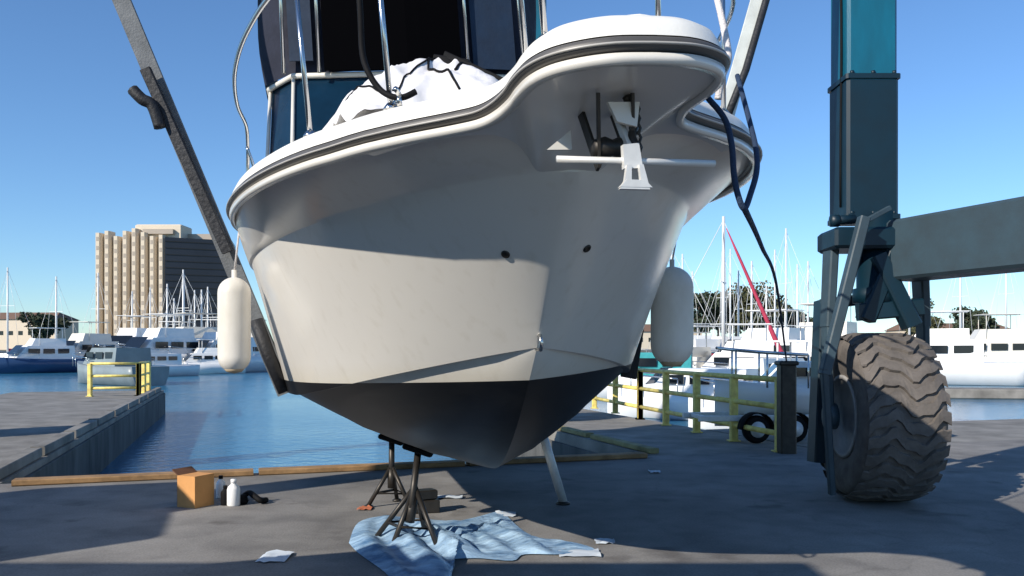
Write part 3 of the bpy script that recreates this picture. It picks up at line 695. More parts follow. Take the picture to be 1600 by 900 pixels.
# wheel with fork
WA = R(-2)                                          # steering angle of the wheels
def make_wheel(center, rz):
    wh = MB(); Rr, Wd = .885, .60
    SCX = 1.08
    prof_ = [(.42, -.26), (.50, -.295), (.62, -.31), (.74, -.305), (.80, -.285), (.835, -.24), (.85, -.12), (.853, 0), (.85, .12), (.835, .24), (.80, .285), (.74, .305), (.62, .31), (.50, .295), (.42, .26)]
    mt = Matrix.Rotation(R(90), 4, 'Y')
    wh.lathe(prof_, 72, mt)
    NL = 30
    for k in range(NL):
        a0 = 2*pi*k/NL
        top = []; wdt = 2*pi/NL*.36
        n_ = 16; rows_ = [[], [], [], []]
        for i in range(n_+1):
            x = -.30+.60*i/n_
            da = .085*sin(x/.30*pi*1.5+.5)+.03*sin(x*40+k)
            da *= 1
            rad = .885-(.05*max(0, abs(x)-.2)/.1)
            for q, (dd, rr2) in enumerate(((-wdt, .83), (-wdt*.8, rad), (wdt*.8, rad), (wdt, .83))):
                a_ = a0+da+dd
                rows_[q].append(Vector((x, cos(a_)*rr2, sin(a_)*rr2)))
        wh.grid(rows_, smooth=False)
        for e in (0, n_):
            wh.add([r[e] for r in rows_], [(0, 1, 2, 3)])
    t = wh.build('tyre', 'tyre', hoist); t.location = center; t.rotation_euler = (0, 0, rz); t.scale = (1.3, 1, 1)
    rm = MB()
    rm.lathe([(.44, -.27), (.44, -.285), (.40, -.29), (.37, -.20), (.33, -.12), (.16, -.10), (.14, -.22), (.10, -.24), (.001, -.24)], 40, mt)
    rm.lathe([(.44, .27), (.40, .29), (.37, .20), (.33, .12), (.16, .10), (.14, .22), (.001, .24)], 40, mt)
    for k in range(10):
        a_ = 2*pi*k/10; rm.lathe([(.016, -.135), (.016, -.115)], 6, Matrix.Translation((0, cos(a_)*.25, sin(a_)*.25)) @ mt)
    r_ = rm.build('rim', 'rim', t)
    return t
def fork(center, rz):
    c = Vector(center); rot = Matrix.Rotation(rz, 4, 'Z')
    def P(x, y, z): return c+rot @ Vector((x, y, z))
    for sx in (-1, 1):
        m_ = MB()
        m_.beam(P(sx*.46, .04, 1.80), P(sx*.50, .04, .95), .09, .26, up=(0, 1, 0), bev=.015, h2=.22)
        m_.beam(P(sx*.50, .04, .97), P(sx*.50, .0, -.08), .07, .20, up=(0, 1, 0), bev=.015, h2=.16)
        m_.lathe([(.14, -.05), (.14, .05)], 20, Matrix.Translation(P(sx*.48, 0, 0)) @ rot @ Matrix.Rotation(R(90), 4, 'Y'))
        m_.build('fork_arm', 'grey_teal', hoist)
    m_ = MB(); m_.box(P(0, 0, 1.86), (1.06, .6, .22), rz, bev=.03); m_.build('fork_crown', 'teal_dark', hoist)
    m_ = MB(); m_.lathe([(.24, 1.2), (.24, 1.35), (.2, 1.36), (.2, 2.15)], 24, Matrix.Translation(P(0, 0, 0)+Vector((0, 0, .0)))); m_.build('steering_pivot', 'teal_dark', hoist)
WC = Vector((3.86, 8.95, .885))-LO
for dv, du in ((0, 0), (WID, 0), (0, LENH), (WID, LENH)):
    cc = WC+V*dv-U*du; cc.z = .885
    make_wheel(cc, WA); fork(cc, WA)
for v_, u_ in ((0, 0), (WID, 0), (0, LENH), (WID, LENH)):
    rz_ = 0
    for z_ in (2.98, 4.44):
        if z_ > 4 and (v_, u_) != (0, 0): continue
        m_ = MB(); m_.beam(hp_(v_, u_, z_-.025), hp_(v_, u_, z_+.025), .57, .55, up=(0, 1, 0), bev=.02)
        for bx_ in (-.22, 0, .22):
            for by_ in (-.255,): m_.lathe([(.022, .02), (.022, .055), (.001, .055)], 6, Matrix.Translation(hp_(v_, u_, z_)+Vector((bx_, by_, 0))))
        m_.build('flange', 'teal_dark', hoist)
    m_ = MB(); m_.tube([hp_(v_, u_, z_)+Vector((-.275, -.1+.012*sin(z_*2.3), 0)) for z_ in [3.1+i*.4 for i in range(16)]], .014, 6); m_.build('hydraulic_hose', 'black', hoist)
# guard post and hydraulic bits beside the near tyre
def hl(p): return Vector(p)-LO
m_ = MB(); m_.beam(hl(at(1286, 9.6, 470)), hl(at(1276, 9.5, 722)), .13, .26, up=(0, 1, 0), bev=.015, w2=.14); m_.beam(hl(at(1282, 9.5, 476)), hl(at(1345, 9.4, 468)), .10, .12); m_.build('guard_post', 'teal_dark', hoist)
m_ = MB(); m_.beam(hl(at(1350, 8.45, 340)), hl(at(1288, 8.35, 585)), .10, .12, up=(0, 1, 0), bev=.012); m_.beam(hl(at(1288, 8.33, 575)), hl(at(1300, 8.5, 772)), .07, .08, up=(0, 1, 0), bev=.012, w2=.06); m_.beam(hl(at(1390, 8.6, 325)), hl(at(1340, 8.5, 352)), .05, .05); m_.build('brace', 'grey_teal', hoist)
m_ = MB(); m_.tube([hl(at(1300, 8.8, 345)), hl(at(1335, 8.8, 342))], .05, 12); m_.lathe([(.001, -.05), (.065, -.04), (.065, .04), (.001, .05)], 14, Matrix.Translation(hl(at(1304, 8.8, 345))) @ Matrix.Rotation(R(90), 4, 'Y')); m_.build('pivot_pin', 'teal_dark', hoist)
m_ = MB(); m_.beam(hl(at(1395, 8.8, 395)), hl(at(1352, 8.8, 500)), .16, .2, up=(0, 1, 0)); m_.beam(hl(at(1370, 8.8, 400)), hl(at(1425, 8.7, 510)), .16, .2, up=(0, 1, 0)); m_.beam(hl(at(1340, 8.8, 488)), hl(at(1440, 8.75, 480)), .14, .18); m_.build('fork_brace', 'teal_dark', hoist)

# ------------------------------------------------------------------ things under the hull
def jack_stand(base, top, legs, label, m_name='dark_steel'):
    b0 = Vector((base[0], base[1], 0)); s_ = empty('jack_stand', b0, 0, label, 'boat stand', 'boat stands below the keel')
    tp = Vector(top)-b0
    m_ = MB(); m_.tube([Vector((0, 0, .18)), tp], .03, 10); m_.tube([Vector((0, 0, .18)), tp*.55], .042, 10); m_.build('screw_post', m_name, s_)
    m_ = MB(); m_.box(tp+Vector((0, 0, .0)), (.26, .2, .05), .3, Matrix.Rotation(R(18), 4, 'Y'), bev=.012); m_.build('pad', 'black', s_)
    ap = tp*.6
    for k, (lx, ly) in enumerate(legs):
        m_ = MB(); m_.tube([ap, Vector((lx, ly, .02))], .022, 8); m_.lathe([(.05, 0), (.05, .015), (.02, .03)], 10, Matrix.Translation((lx, ly, .002))); m_.build('leg', m_name, s_)
    m_ = MB(); mid = [ap.lerp(Vector((lx, ly, .02)), .7) for lx, ly in legs]
    m_.tube(mid, .014, 6, closed=True); m_.build('brace', m_name, s_)
    return s_
g1 = gnd(612, 790); jack_stand(g1, (g1.x, g1.y, at(612, g1.y, 686).z), [(-.22, -.1), (.2, -.12), (.02, .25)], 'dark tripod boat stand under the left of the keel, at the edge of the sunlight')
g2 = gnd(640, 850); jack_stand(g2, (g2.x+.05, g2.y+.2, at(640, g2.y+.2, 702).z), [(-.12, -.12), (.25, -.22), (.1, .3), (-.3, .15)], 'dark squat boat stand standing on the pale blue plastic sheet')
m_ = MB(); a = at(846, 8.5, 672); b_ = gnd(880, 788); m_.tube([a, b_+Vector((0, 0, .03))], .045, 12); o = m_.build('prop_pole', 'galv'); tag(o, 'grey metal pole leaning from the hull bottom down to the ground', 'pole')
m_ = MB(); m_.lathe([(.07, 0), (.07, .02), (.03, .04)], 14, Matrix.Translation(b_)); m_.build('foot', 'dark_steel', o)
# keel block
kb = MB(); kb.box((0, 0, .09), (.42, .26, .18), .25, bev=.015); kb.box((.02, 0, .25), (.3, .22, .13), .5, bev=.015); o = kb.build('keel_block', 'dark_steel', None, gnd(662, 800)); o.scale = (.7, .7, .7); tag(o, 'dark timber keel blocks stacked between the two boat stands', 'block')

# plastic sheet
m_ = MB(); N_ = 70
outline = [gnd(*p) for p in ((545, 850), (560, 818), (600, 808), (660, 812), (720, 815), (780, 800), (792, 808), (830, 838), (900, 850), (930, 862), (880, 868), (820, 868), (800, 878), (740, 874), (690, 880), (705, 905), (640, 930), (600, 895), (560, 866))]
outl = smooth_path([(p.x, p.y, 0) for p in outline]+[(outline[0].x, outline[0].y, 0)], 5)
cen = Vector((sum(p.x for p in outl)/len(outl), sum(p.y for p in outl)/len(outl), 0)); rows_ = []
for i in range(26):
    t = i/25; row = []
    for p in outl:
        q = cen.lerp(p, t); nz = abs(noise.noise(Vector((q.x*3.2+q.y*1.2, q.y*1.1, 1))))*.11+abs(noise.noise(Vector((q.x*7+q.y*3, q.y*3, 4))))*.06
        row.append(Vector((q.x, q.y, .006+nz*(1-t**6)+.004)))
    rows_.append(row)
m_.grid(rows_, flip=True); o = m_.build('plastic_sheet', 'sheet'); tag(o, 'crumpled pale blue plastic sheet spread on the ground under the bow', 'plastic sheet')
def scrap(px, py, sx, sy, mt, label, seed, cat='scrap'):
    m_ = MB(); rows_ = []
    for i in range(7):
        rows_.append([Vector((sx*(i/6-.5)*(1+.2*noise.noise(Vector((j, seed, 0)))), sy*(j/6-.5)*(1+.3*noise.noise(Vector((i*.7, seed, 2)))), .008+.035*abs(noise.noise(Vector((i*.6, j*.6, seed)))))) for j in range(7)])
    m_.grid(rows_); o = m_.build('scrap', mt, None, gnd(px, py)); tag(o, label, cat); return o
scrap(905, 866, .32, .22, 'paper', 'pale flat scrap lying right of the plastic sheet', 1)
scrap(945, 848, .16, .14, 'paper', 'small pale scrap farther right of the plastic sheet', 2)
scrap(790, 805, .2, .2, 'paper', 'white scrap at the far corner of the plastic sheet', 3)
scrap(690, 778, .45, .16, 'paper', 'pale strip of torn sheet behind the boat stands', 5)
scrap(1023, 738, .14, .2, 'paper', 'tiny pale scrap alone in the shade near the pier', 6)
scrap(570, 796, .14, .14, 'rag', 'small orange rag on the ground left of the boat stands', 7, 'rag')
scrap(430, 872, .22, .3, 'paper', 'pale scrap in the shade at the lower left of the sheet', 8)

# carton and bottles
g = gnd(306, 790); c_ = empty('cardboard_box', g, R(-24), 'orange cardboard box standing open on the quay beside white bottles', 'box'); c_.scale = (.78, .78, 1.0)
m_ = MB(); m_.box((.0, 0, .16), (.30, .34, .32)); bx = m_.build('carton', 'carton', c_)
m_ = MB(); m_.beam((-.155, -.17, .32), (-.27, -.17+.02, .38), .0, .0) if False else m_.box((-.19, 0, .345), (.12, .34, .008), 0, Matrix.Rotation(R(28), 4, 'Y')); m_.build('flap', 'carton_dark', c_)
m_ = MB(); m_.box((-.153, 0, .16), (.006, .335, .31)); m_.build('side_panel', 'carton_dark', c_)
def bottle(px, py, r, h, label, cap='black', body='white_pl'):
    e = empty('bottle', gnd(px, py), 0, label, 'bottle', 'bottles beside the cardboard box')
    m_ = MB(); m_.lathe([(r*.92, 0), (r, .01), (r, h*.62), (r*.85, h*.72), (r*.4, h*.82), (r*.38, h*.88)], 20); m_.build('body', body, e)
    m_ = MB(); m_.lathe([(r*.45, h*.86), (r*.45, h), (.001, h)], 16); m_.build('cap', cap, e)
bottle(365, 790, .065, .27, 'white plastic bottle with a white cap, rightmost beside the cardboard box', 'white_pl')
bottle(345, 778, .05, .24, 'smaller white bottle with a black cap close to the cardboard box')
bottle(352, 789, .045, .2, 'short black bottle standing between the box and the white bottle', 'black', 'black')
m_ = MB(); m_.tube(smooth_path([(-.1, 0, .03), (-.02, .06, .10), (.06, 0, .08), (.14, -.04, .04), (.17, .05, .03)], 6), .03, 8); m_.lathe([(.05, 0), (.07, .03), (.05, .09), (.001, .1)], 12, Matrix.Translation((-.06, -.02, 0))); o = m_.build('spray_gun', 'black', None, gnd(388, 787)); tag(o, 'black spray gun lying on the quay right of the bottles', 'tool')

stc = empty('foreground_shadow_box', (-4.3, 2.5, 0), .35, 'unseen grey steel box added left of the viewpoint to shade the foreground', 'shadow blocker')  # out of view, added only for the shadow it casts
m_ = MB(); m_.box((0, 0, 1.2), (1.5, 2.4, 2.4), bev=.03); m_.build('shell', 'boat_grey', stc)
for sx_ in (-.36, .36): m_ = MB(); m_.box((sx_, 1.22, 1.2), (.66, .05, 2.2), bev=.01); m_.build('door', 'boat_grey', stc)
# unseen shed-shaped block added left of and behind the viewpoint; it shades the foreground
wsd = empty('foreground_shadow_shed', (-6.6, -.9, 0), 0, 'unseen grey flat roofed block added left of and behind the viewpoint as a shade caster', 'building')
m_ = MB(); m_.box((0, 0, 2.1), (5.8, 3.4, 4.2)); m_.build('wall', 'concrete', wsd)
m_ = MB(); m_.box((0, 0, 4.3), (6.1, 3.7, .18), bev=.03); m_.build('roof', 'boat_grey', wsd)
m_ = MB(); m_.box((.8, 1.72, 1.05), (1.1, .06, 2.1)); m_.build('door', 'teal', wsd)
m_ = MB(); m_.box((-1.4, 1.72, 1.6), (1.4, .06, 1.0)); m_.build('window', 'glass_dark', wsd)

# railings
def railing(pts, h, label, mt='yellow', step=1.4, rails=(1, .62, .25), name='safety_railing'):
    r0 = empty(name, pts[0], 0, label, 'railing'); o0 = Vector(pts[0])
    for a, b in zip(pts[:-1], pts[1:]):
        a = Vector(a)-o0; b = Vector(b)-o0; n = max(1, round((b-a).length/step))
        for i in range(n+1):
            p = a.lerp(b, i/n); m_ = MB(); m_.beam(p, p+Vector((0, 0, h)), .13, .13, up=(0, 1, 0)); m_.box(p+Vector((0, 0, .012)), (.2, .2, .02)); m_.build('post', mt, r0)
        for f_ in rails:
            m_ = MB(); m_.tube([a+Vector((0, 0, h*f_)), b+Vector((0, 0, h*f_))], .045, 8); m_.build('rail', mt, r0)
ra = gnd(1218, 706); rb = gnd(1000, 655)
railing([ra, rb, rb+(rb-ra).normalized()*3.5], 1.12, 'worn yellow safety railing along the right pier', step=1.45)
m_ = MB(); m_.beam((0, 0, 0), (0, 0, 1.35), .24, .24, up=(0, 1, 0), bev=.02); m_.box((0, 0, 1.38), (.3, .3, .07), 0, bev=.02); o = m_.build('bollard_post', 'dark_steel', None, gnd(1229, 708)); tag(o, 'thick dark post at the near end of the yellow railing', 'post')
la = dockpt(W_L-2.0, 20); lb = dockpt(W_L-.5, 20.0); lc = dockpt(W_L-.5, 23.5)
railing([la, lb, lc], 1.1, 'yellow railing at the far end of the left pier', step=1.7)

# ------------------------------------------------------------------ marina boats
def mini_hull(L_, B, H, fine=2.0, keel=.3, mb=None):
    rows_ = []
    for i in range(17):
        t = i/16; s_ = -L_/2+L_*t
        hb = B/2*(1-max(0, (t-.45)/.55)**fine) if t > .45 else B/2*(.82+.18*t/.45)
        zt = H*(1+.32*max(0, t-.4)**1.5*1.6)
        hb = max(hb, .001); rows_.append([(s_+(.10*L_*t*t if False else 0), y_, z_) for y_, z_ in ((-hb, zt), (-hb*.96, zt*.55), (-hb*.78, .05), (0, -keel), (hb*.78, .05), (hb*.96, zt*.55), (hb, zt))])
    m_ = mb or MB()
    m_.grid(rows_)
    m_.add([(r[0]) for r in rows_]+[(r[-1]) for r in rows_], [(i, i+1, 17+i+1, 17+i) for i in range(16)])
    m_.add(rows_[0], [tuple(range(7))])
    return m_
def motorboat(name, p, rz, L_, mh, mc, label, fly=True, group='boats moored in the marina'):
    e = empty(name, (p[0], p[1], p[2] if len(p) > 2 else WZ), rz, label, 'motor boat', group)
    B = L_*.33; H = L_*.13
    mini_hull(L_, B, H).build('hull', mh, e)
    m_ = MB(); l1 = L_*.52
    def tr(c, lx, wy, h, tl, m__):
        x0, x1 = c-lx/2, c+lx/2; y = wy/2
        m__.add([(x0, -y, 0), (x1, -y*.75, 0), (x1, y*.75, 0), (x0, y, 0), (x0, -y*.9, h), (x1-tl, -y*.65, h), (x1-tl, y*.65, h), (x0, y*.9, h)], [(0, 1, 5, 4), (1, 2, 6, 5), (2, 3, 7, 6), (3, 0, 4, 7), (4, 5, 6, 7)])
    tr(0, l1, B*.82, L_*.13, L_*.12, m_); o = m_.build('cabin', mc, e, (-.02*L_, 0, H*.98))
    for sy in (-1, 1):
        for k in range(3):
            x = -.18*L_+k*.13*L_; m_ = MB(); m_.box((x, sy*B*.37, H+L_*.075), (.10*L_, .05, L_*.045), sy*-.03); m_.build('side_window', 'glass_dark', e)
    m_ = MB(); m_.add([(.235*L_, -B*.29, H+L_*.035), (.235*L_, B*.29, H+L_*.035), (.15*L_, B*.27, H+L_*.122), (.15*L_, -B*.27, H+L_*.122)], [(0, 1, 2, 3)]); m_.build('windscreen', 'glass_dark', e, (.012*L_, 0, .01*L_))
    if fly:
        m_ = MB(); tr(0, L_*.3, B*.66, L_*.07, L_*.04, m_); m_.box((-.02*L_, 0, L_*.17), (L_*.26, B*.6, .05)); 
        for sx in (-.12, .08):
            for sy in (-1, 1): m_.tube([(sx*L_, sy*B*.27, .05), (sx*L_, sy*B*.27, L_*.17)], .03, 6)
        m_.build('flybridge', mc, e, (-.06*L_, 0, H+L_*.125))
    m_ = MB()
    for sy in (-1, 1):
        path = [(.05*L_, sy*B*.47, H+.55), (.25*L_, sy*B*.42, H*1.1+.55), (.40*L_, sy*B*.26, H*1.2+.55), (.49*L_, 0, H*1.28+.55)]
        m_.tube(smooth_path(path, 4), .03, 5)
        for q in path[:3]: m_.tube([(q[0], q[1], H*.95), q], .02, 5)
    m_.build('bow_rail', 'steel', e)
    return e
def sailboat(name, p, rz, L_, mast, mh, cov, label, group='boats moored in the marina', jib=None, lean=0):
    e = empty(name, (p[0], p[1], WZ), rz, label, 'sailboat', group)
    B = L_*.30; H = L_*.10
    mini_hull(L_, B, H).build('hull', mh, e)
    m_ = MB(); m_.box((-.02*L_, 0, H+L_*.03), (L_*.42, B*.55, L_*.06), taper=.86); m_.build('cabin', 'boat_white', e)
    for sy in (-1, 1):
        for k in range(3): m_ = MB(); m_.box((-.14*L_+k*.12*L_, sy*B*.262, H+L_*.035), (.06*L_, .05, L_*.022)); m_.build('cabin_window', 'glass_dark', e)
    m_ = MB(); m_.tube([(.08*L_, 0, H), (.08*L_, 0, mast)], .14, 8, rs=[.13, .09]); m_.box((.08*L_, 0, mast*.62), (.06, B*.55, .05)); m_.build('mast', 'alu', e)
    m_ = MB(); m_.tube([(.07*L_, 0, H+1.1), (-.32*L_, 0, H+1.05)], .16, 8, rs=[.24, .13]); m_.build('boom_cover', cov, e)
    m_ = MB()
    for q in ((.49*L_, 0, H*1.3), (-.49*L_, 0, H)): m_.tube([(.08*L_, 0, mast*.98), q], .022, 4)
    for sy in (-1, 1): m_.tube([(.08*L_, 0, mast*.95), (.08*L_, sy*B*.27, mast*.62), (.08*L_, sy*B*.46, H)], .02, 4)
    m_.build('rigging', 'alu', e)
    if jib:
        m_ = MB(); a = Vector((.49*L_, 0, H*1.3+.4)); b2 = Vector((.10*L_, 0, mast*.93)); m_.tube([a.lerp(b2, t) for t in (0, .05, .3, .8, 1)], .1, 8, rs=[.05, .16, .13, .08, .03]); m_.build('furled_sail', jib, e)
    return e
wl = lambda px, Y: (at(px, Y)[0], Y)
# left basin
LB = [
 ('m', 176, 60, 2.5, 10, 'boat_grey', 'boat_grey', 'grey motor boat behind the yellow railing of the left pier', False),
 ('m', 250, 84, 4.2, 14, 'boat_white', 'boat_white', 'white motor yacht moored leftmost below the cream tower, bow to the right', True),
 ('m', 292, 92, 3.9, 15, 'boat_white', 'boat_cream', 'white motor yacht with cream cabin moored below the dark tower side', True),
 ('m', 338, 88, 4.3, 13, 'boat_white', 'boat_white', 'white motor boat moored just left of the hull fender', True),
 ('m', 228, 100, 4.9, 10, 'boat_white', 'boat_white', 'small white motor boat tucked behind the leftmost white yacht', False),
 ('m', 372, 100, 4.6, 12, 'boat_white', 'boat_white', 'white motor yacht seen between the left fender and the hull', True),
 ('m', 300, 112, 5.2, 12, 'boat_cream', 'boat_cream', 'cream motor yacht in the second row below the dark tower side', True),
 ('m', 130, 95, 4.4, 13, 'boat_white', 'boat_cream', 'white motor yacht moored at the far left edge', True),
 ('m', 60, 88, 4.0, 11, 'boat_blue', 'boat_white', 'navy hulled motor yacht moored at the far left edge', True)]
LB += [
 ('m', 238, 76, 4.0, 8, 'boat_white', 'boat_white', 'small white motor boat just right of the grey one, nearest the left pier', False),
 ('m', 270, 94, 4.6, 13, 'boat_white', 'boat_white', 'white motor yacht moored between the cream tower and its dark side', True),
 ('m', 316, 84, 3.7, 8, 'boat_white', 'boat_white', 'white motor boat with its bow left, below the dark tower side', True),
 ('m', 346, 104, 4.4, 15, 'boat_white', 'boat_white', 'white motor yacht half hidden by the left fender', True),
 ('m', 262, 120, 5.0, 17, 'boat_white', 'boat_cream', 'far white yacht with cream cabin in the back row at left', True),
 ('m', 205, 110, 4.7, 16, 'boat_white', 'boat_white', 'far white motor yacht below the left bays of the cream tower', True),
 ('m', 395, 112, 4.9, 15, 'boat_cream', 'boat_cream', 'cream motor yacht just left of the hull in the back row', True)]
for k, px, Y, rz, L_, mh, mc, lab, fl in LB: motorboat('motor_boat', wl(px, Y), rz, L_, mh, mc, lab, fl)
SB = [
 (268, 105, 4.5, 11, 10.5, 'boat_white', 'canvas_blue', 'white sailboat with the shortest mast against the dark tower side'),
 (292, 110, 4.7, 12, 12.0, 'boat_white', 'canvas_tan', 'white sailboat with tan boom cover, mast centred on the dark tower side'),
 (297, 98, 4.2, 12, 11.6, 'boat_blue', 'canvas_blue', 'navy hulled sailboat whose mast stands beside the centred one'),
 (322, 108, 4.4, 11, 10.0, 'boat_white', 'canvas_teal', 'white sailboat with teal boom cover close to the hull fender'),
 (160, 112, 4.6, 12, 12.5, 'boat_white', 'canvas_blue', 'white sailboat moored in front of the cream tower at the far left'),
 (95, 106, 4.6, 11, 11.5, 'boat_cream', 'canvas_blue', 'cream sailboat moored left of the cream tower'),
 (20, 110, 4.6, 12, 13.0, 'boat_white', 'canvas_red', 'white sailboat with red boom cover at the left edge')]
SB += [
 (278, 118, 4.5, 11, 9.5, 'boat_white', 'canvas_tan', 'white sailboat in the far row with tan cover, short mast on the dark tower side'),
 (308, 116, 4.7, 11, 10.5, 'boat_cream', 'canvas_blue', 'cream sailboat in the far row right of the centred mast'),
 (332, 114, 4.3, 11, 10.8, 'boat_white', 'canvas_red', 'white sailboat with red boom cover left of the hull fender'),
 (240, 118, 4.6, 11, 11.0, 'boat_white', 'canvas_teal', 'white sailboat with teal cover against the right bays of the cream tower'),
 (214, 114, 4.4, 11, 10.2, 'boat_cream', 'canvas_tan', 'cream sailboat with tan cover against the middle of the cream tower')]
for px, Y, rz, L_, mast, mh, cov, lab in SB: sailboat('sailboat', wl(px, Y), rz, L_, mast, mh, cov, lab)
# right basin
RB = [
 (1232, 25, 2.5, 6.4, 'boat_white', 'boat_white', 'big white motor yacht with dark windows close behind the railing', True),
 (1090, 30, 2.6, 7, 'boat_white', 'boat_white', 'white motor boat moored directly behind the yellow railing', False),
 (1000, 42, 2.9, 9, 'boat_white', 'canvas_teal', 'white motor boat with teal canopy below the right fender', False),
 (1190, 58, 2.4, 12, 'boat_white', 'boat_white', 'white flybridge yacht moored behind the big near yacht', True),
 (1270, 66, 2.5, 14, 'boat_white', 'boat_cream', 'white yacht with cream cabin just left of the hoist post', True),
 (1130, 74, 3.6, 11, 'boat_white', 'boat_white', 'white motor yacht moored at the foot of the tall white mast', True),
 (1070, 88, 3.5, 12, 'boat_cream', 'boat_white', 'cream hulled motor yacht moored right of the hull fender', True),
 (1215, 95, 3.4, 12, 'boat_white', 'boat_white', 'distant white motor yacht below the dusty trees', True),
 (1450, 60, 2.7, 12, 'boat_white', 'boat_white', 'white motor yacht moored behind the hoist tyre', True),
 (1540, 75, 2.9, 13, 'boat_white', 'boat_cream', 'white motor yacht moored at the far right edge', True)]
RB += [
 (1060, 48, 2.2, 8, 'boat_white', 'boat_cream', 'white motor boat with cream cabin just right of the hull fender', True),
 (1150, 46, 2.9, 9, 'boat_white', 'boat_white', 'white motor yacht with flybridge moored below the red sail', True),
 (1215, 40, .6, 8, 'boat_white', 'boat_white', 'white open motor boat with its bow turned to the right', False),
 (1110, 66, .4, 10, 'boat_white', 'boat_white', 'white motor yacht with bow to the right under the dusty trees', True),
 (1260, 50, 3.0, 9, 'boat_cream', 'boat_white', 'cream hulled yacht right beside the hoist guard post', True)]
for px, Y, rz, L_, mh, mc, lab, fl in RB: motorboat('motor_boat', wl(px, Y), rz, L_, mh, mc, lab, fl)
SR_ = [
 (1112, 52, -.45, 9, 10.6, 'boat_white', 'canvas_red', 'white sailboat with the tallest mast and a red furled sail', 'canvas_red'),
 (1062, 80, 2.4, 11, 12.2, 'boat_white', 'canvas_blue', 'white sailboat whose mast rises beside the right fender', None),
 (1165, 92, 3.4, 11, 11.0, 'boat_white', 'canvas_blue', 'white sailboat whose mast rises over the dusty trees', None),
 (1240, 88, 3.5, 12, 15.0, 'boat_white', 'canvas_tan', 'white sailboat with tan boom cover and a mast left of the hoist', None),
 (1256, 100, 3.4, 11, 12.5, 'boat_blue', 'canvas_blue', 'navy hulled sailboat with the mast nearest the hoist post', None),
 (1205, 105, 3.6, 10, 10.5, 'boat_white', 'canvas_teal', 'white sailboat with teal boom cover in the far row', None),
 (1090, 104, 3.6, 10, 12.0, 'boat_cream', 'canvas_blue', 'cream sailboat moored in the far row behind the tall mast', None),
 (1430, 96, 3.6, 12, 14.0, 'boat_white', 'canvas_blue', 'white sailboat seen through the hoist frame', None),
 (1510, 90, 3.6, 12, 13.0, 'boat_white', 'canvas_tan', 'white sailboat moored at the far right with tan boom cover', None),
 (1580, 100, 3.6, 12, 14.5, 'boat_white', 'canvas_teal', 'white sailboat moored at the right edge with teal boom cover', None)]
SR_ += [
 (1078, 98, 3.2, 11, 13.5, 'boat_white', 'canvas_tan', 'white sailboat with tan cover, mast just left of the tall mast', None),
 (1138, 90, 3.7, 11, 12.8, 'boat_white', 'canvas_teal', 'white sailboat with teal cover, mast just left of the red sail foot', None),
 (1152, 110, 3.3, 12, 15.5, 'boat_cream', 'canvas_red', 'cream sailboat in the far row with red boom cover', None),
 (1185, 84, 3.5, 10, 11.2, 'boat_white', 'canvas_tan', 'white sailboat with tan cover, mast over the tallest dusty tree', None),
 (1222, 100, 3.4, 12, 14.2, 'boat_white', 'canvas_blue', 'white sailboat with blue cover, mast over the lower dark tree', None),
 (1272, 92, 3.6, 11, 12.0, 'boat_cream', 'canvas_tan', 'cream sailboat with tan cover beside the hoist guard post', None)]
for px, Y, rz, L_, mast, mh, cov, lab, jb in SR_: sailboat('sailboat', wl(px, Y), rz, L_, mast, mh, cov, lab, jib=jb)

# floating pontoons
for pa, pb in (((-70, 96), (-22, 96)), ((14, 82), (70, 82)), ((10, 45), (40, 40))):
    m_ = MB(); m_.beam((pa[0], pa[1], WZ+.25), (pb[0], pb[1], WZ+.25), 1.8, .5); o = m_.build('pontoon', 'concrete'); struct(o)

# trailer beside the hoist leg: small boat trailer wheels with mudguards
tr = empty('boat_trailer', gnd(1222, 700)+Vector((.1, .7, 0)), R(8), 'white boat trailer with black mudguards parked behind the thick dark post', 'trailer')
for x in (-.42, .42):
    tr.scale = (.8, .8, .8)
    m_ = MB(); m_.lathe([(.16, -.09), (.25, -.10), (.29, -.07), (.30, 0), (.29, .07), (.25, .10), (.16, .09)], 28, Matrix.Translation((x, 0, .30)) @ Matrix.Rotation(R(90), 4, 'X')); wv = m_.build('wheel', 'black', tr)
    m_ = MB(); m_.lathe([(.17, .105), (.15, .085), (.06, .10), (.05, .13), (.001, .13)], 24, Matrix.Translation((x, 0, .30)) @ Matrix.Rotation(R(90), 4, 'X')); m_.build('rim', 'white_pl', wv)
    m_ = MB(); rw = []
    for yy in (-.14, .14): rw.append([(x+.36*cos(a_), yy, .30+.36*sin(a_)) for a_ in [pi*j/12 for j in range(13)]])
    m_.grid(rw); o = m_.build('mudguard', 'black', tr); o.modifiers.new('t', 'SOLIDIFY').thickness = .02
m_ = MB(); m_.beam((-1.6, .2, .52), (1.5, .2, .52), .1, .12); m_.beam((-1.6, 1.2, .52), (1.5, 1.2, .52), .1, .12)
for x in (-1.4, -.2, 1.2): m_.beam((x, .2, .52), (x, 1.2, .52), .08, .08)
m_.build('frame', 'galv', tr)
bt = motorboat('trailer_boat', (tr.location.x+.9, tr.location.y+.75, .5), R(172), 3.4, 'boat_white', 'boat_white', 'small white motor boat sitting on the trailer beside the hoist', False, group=None)

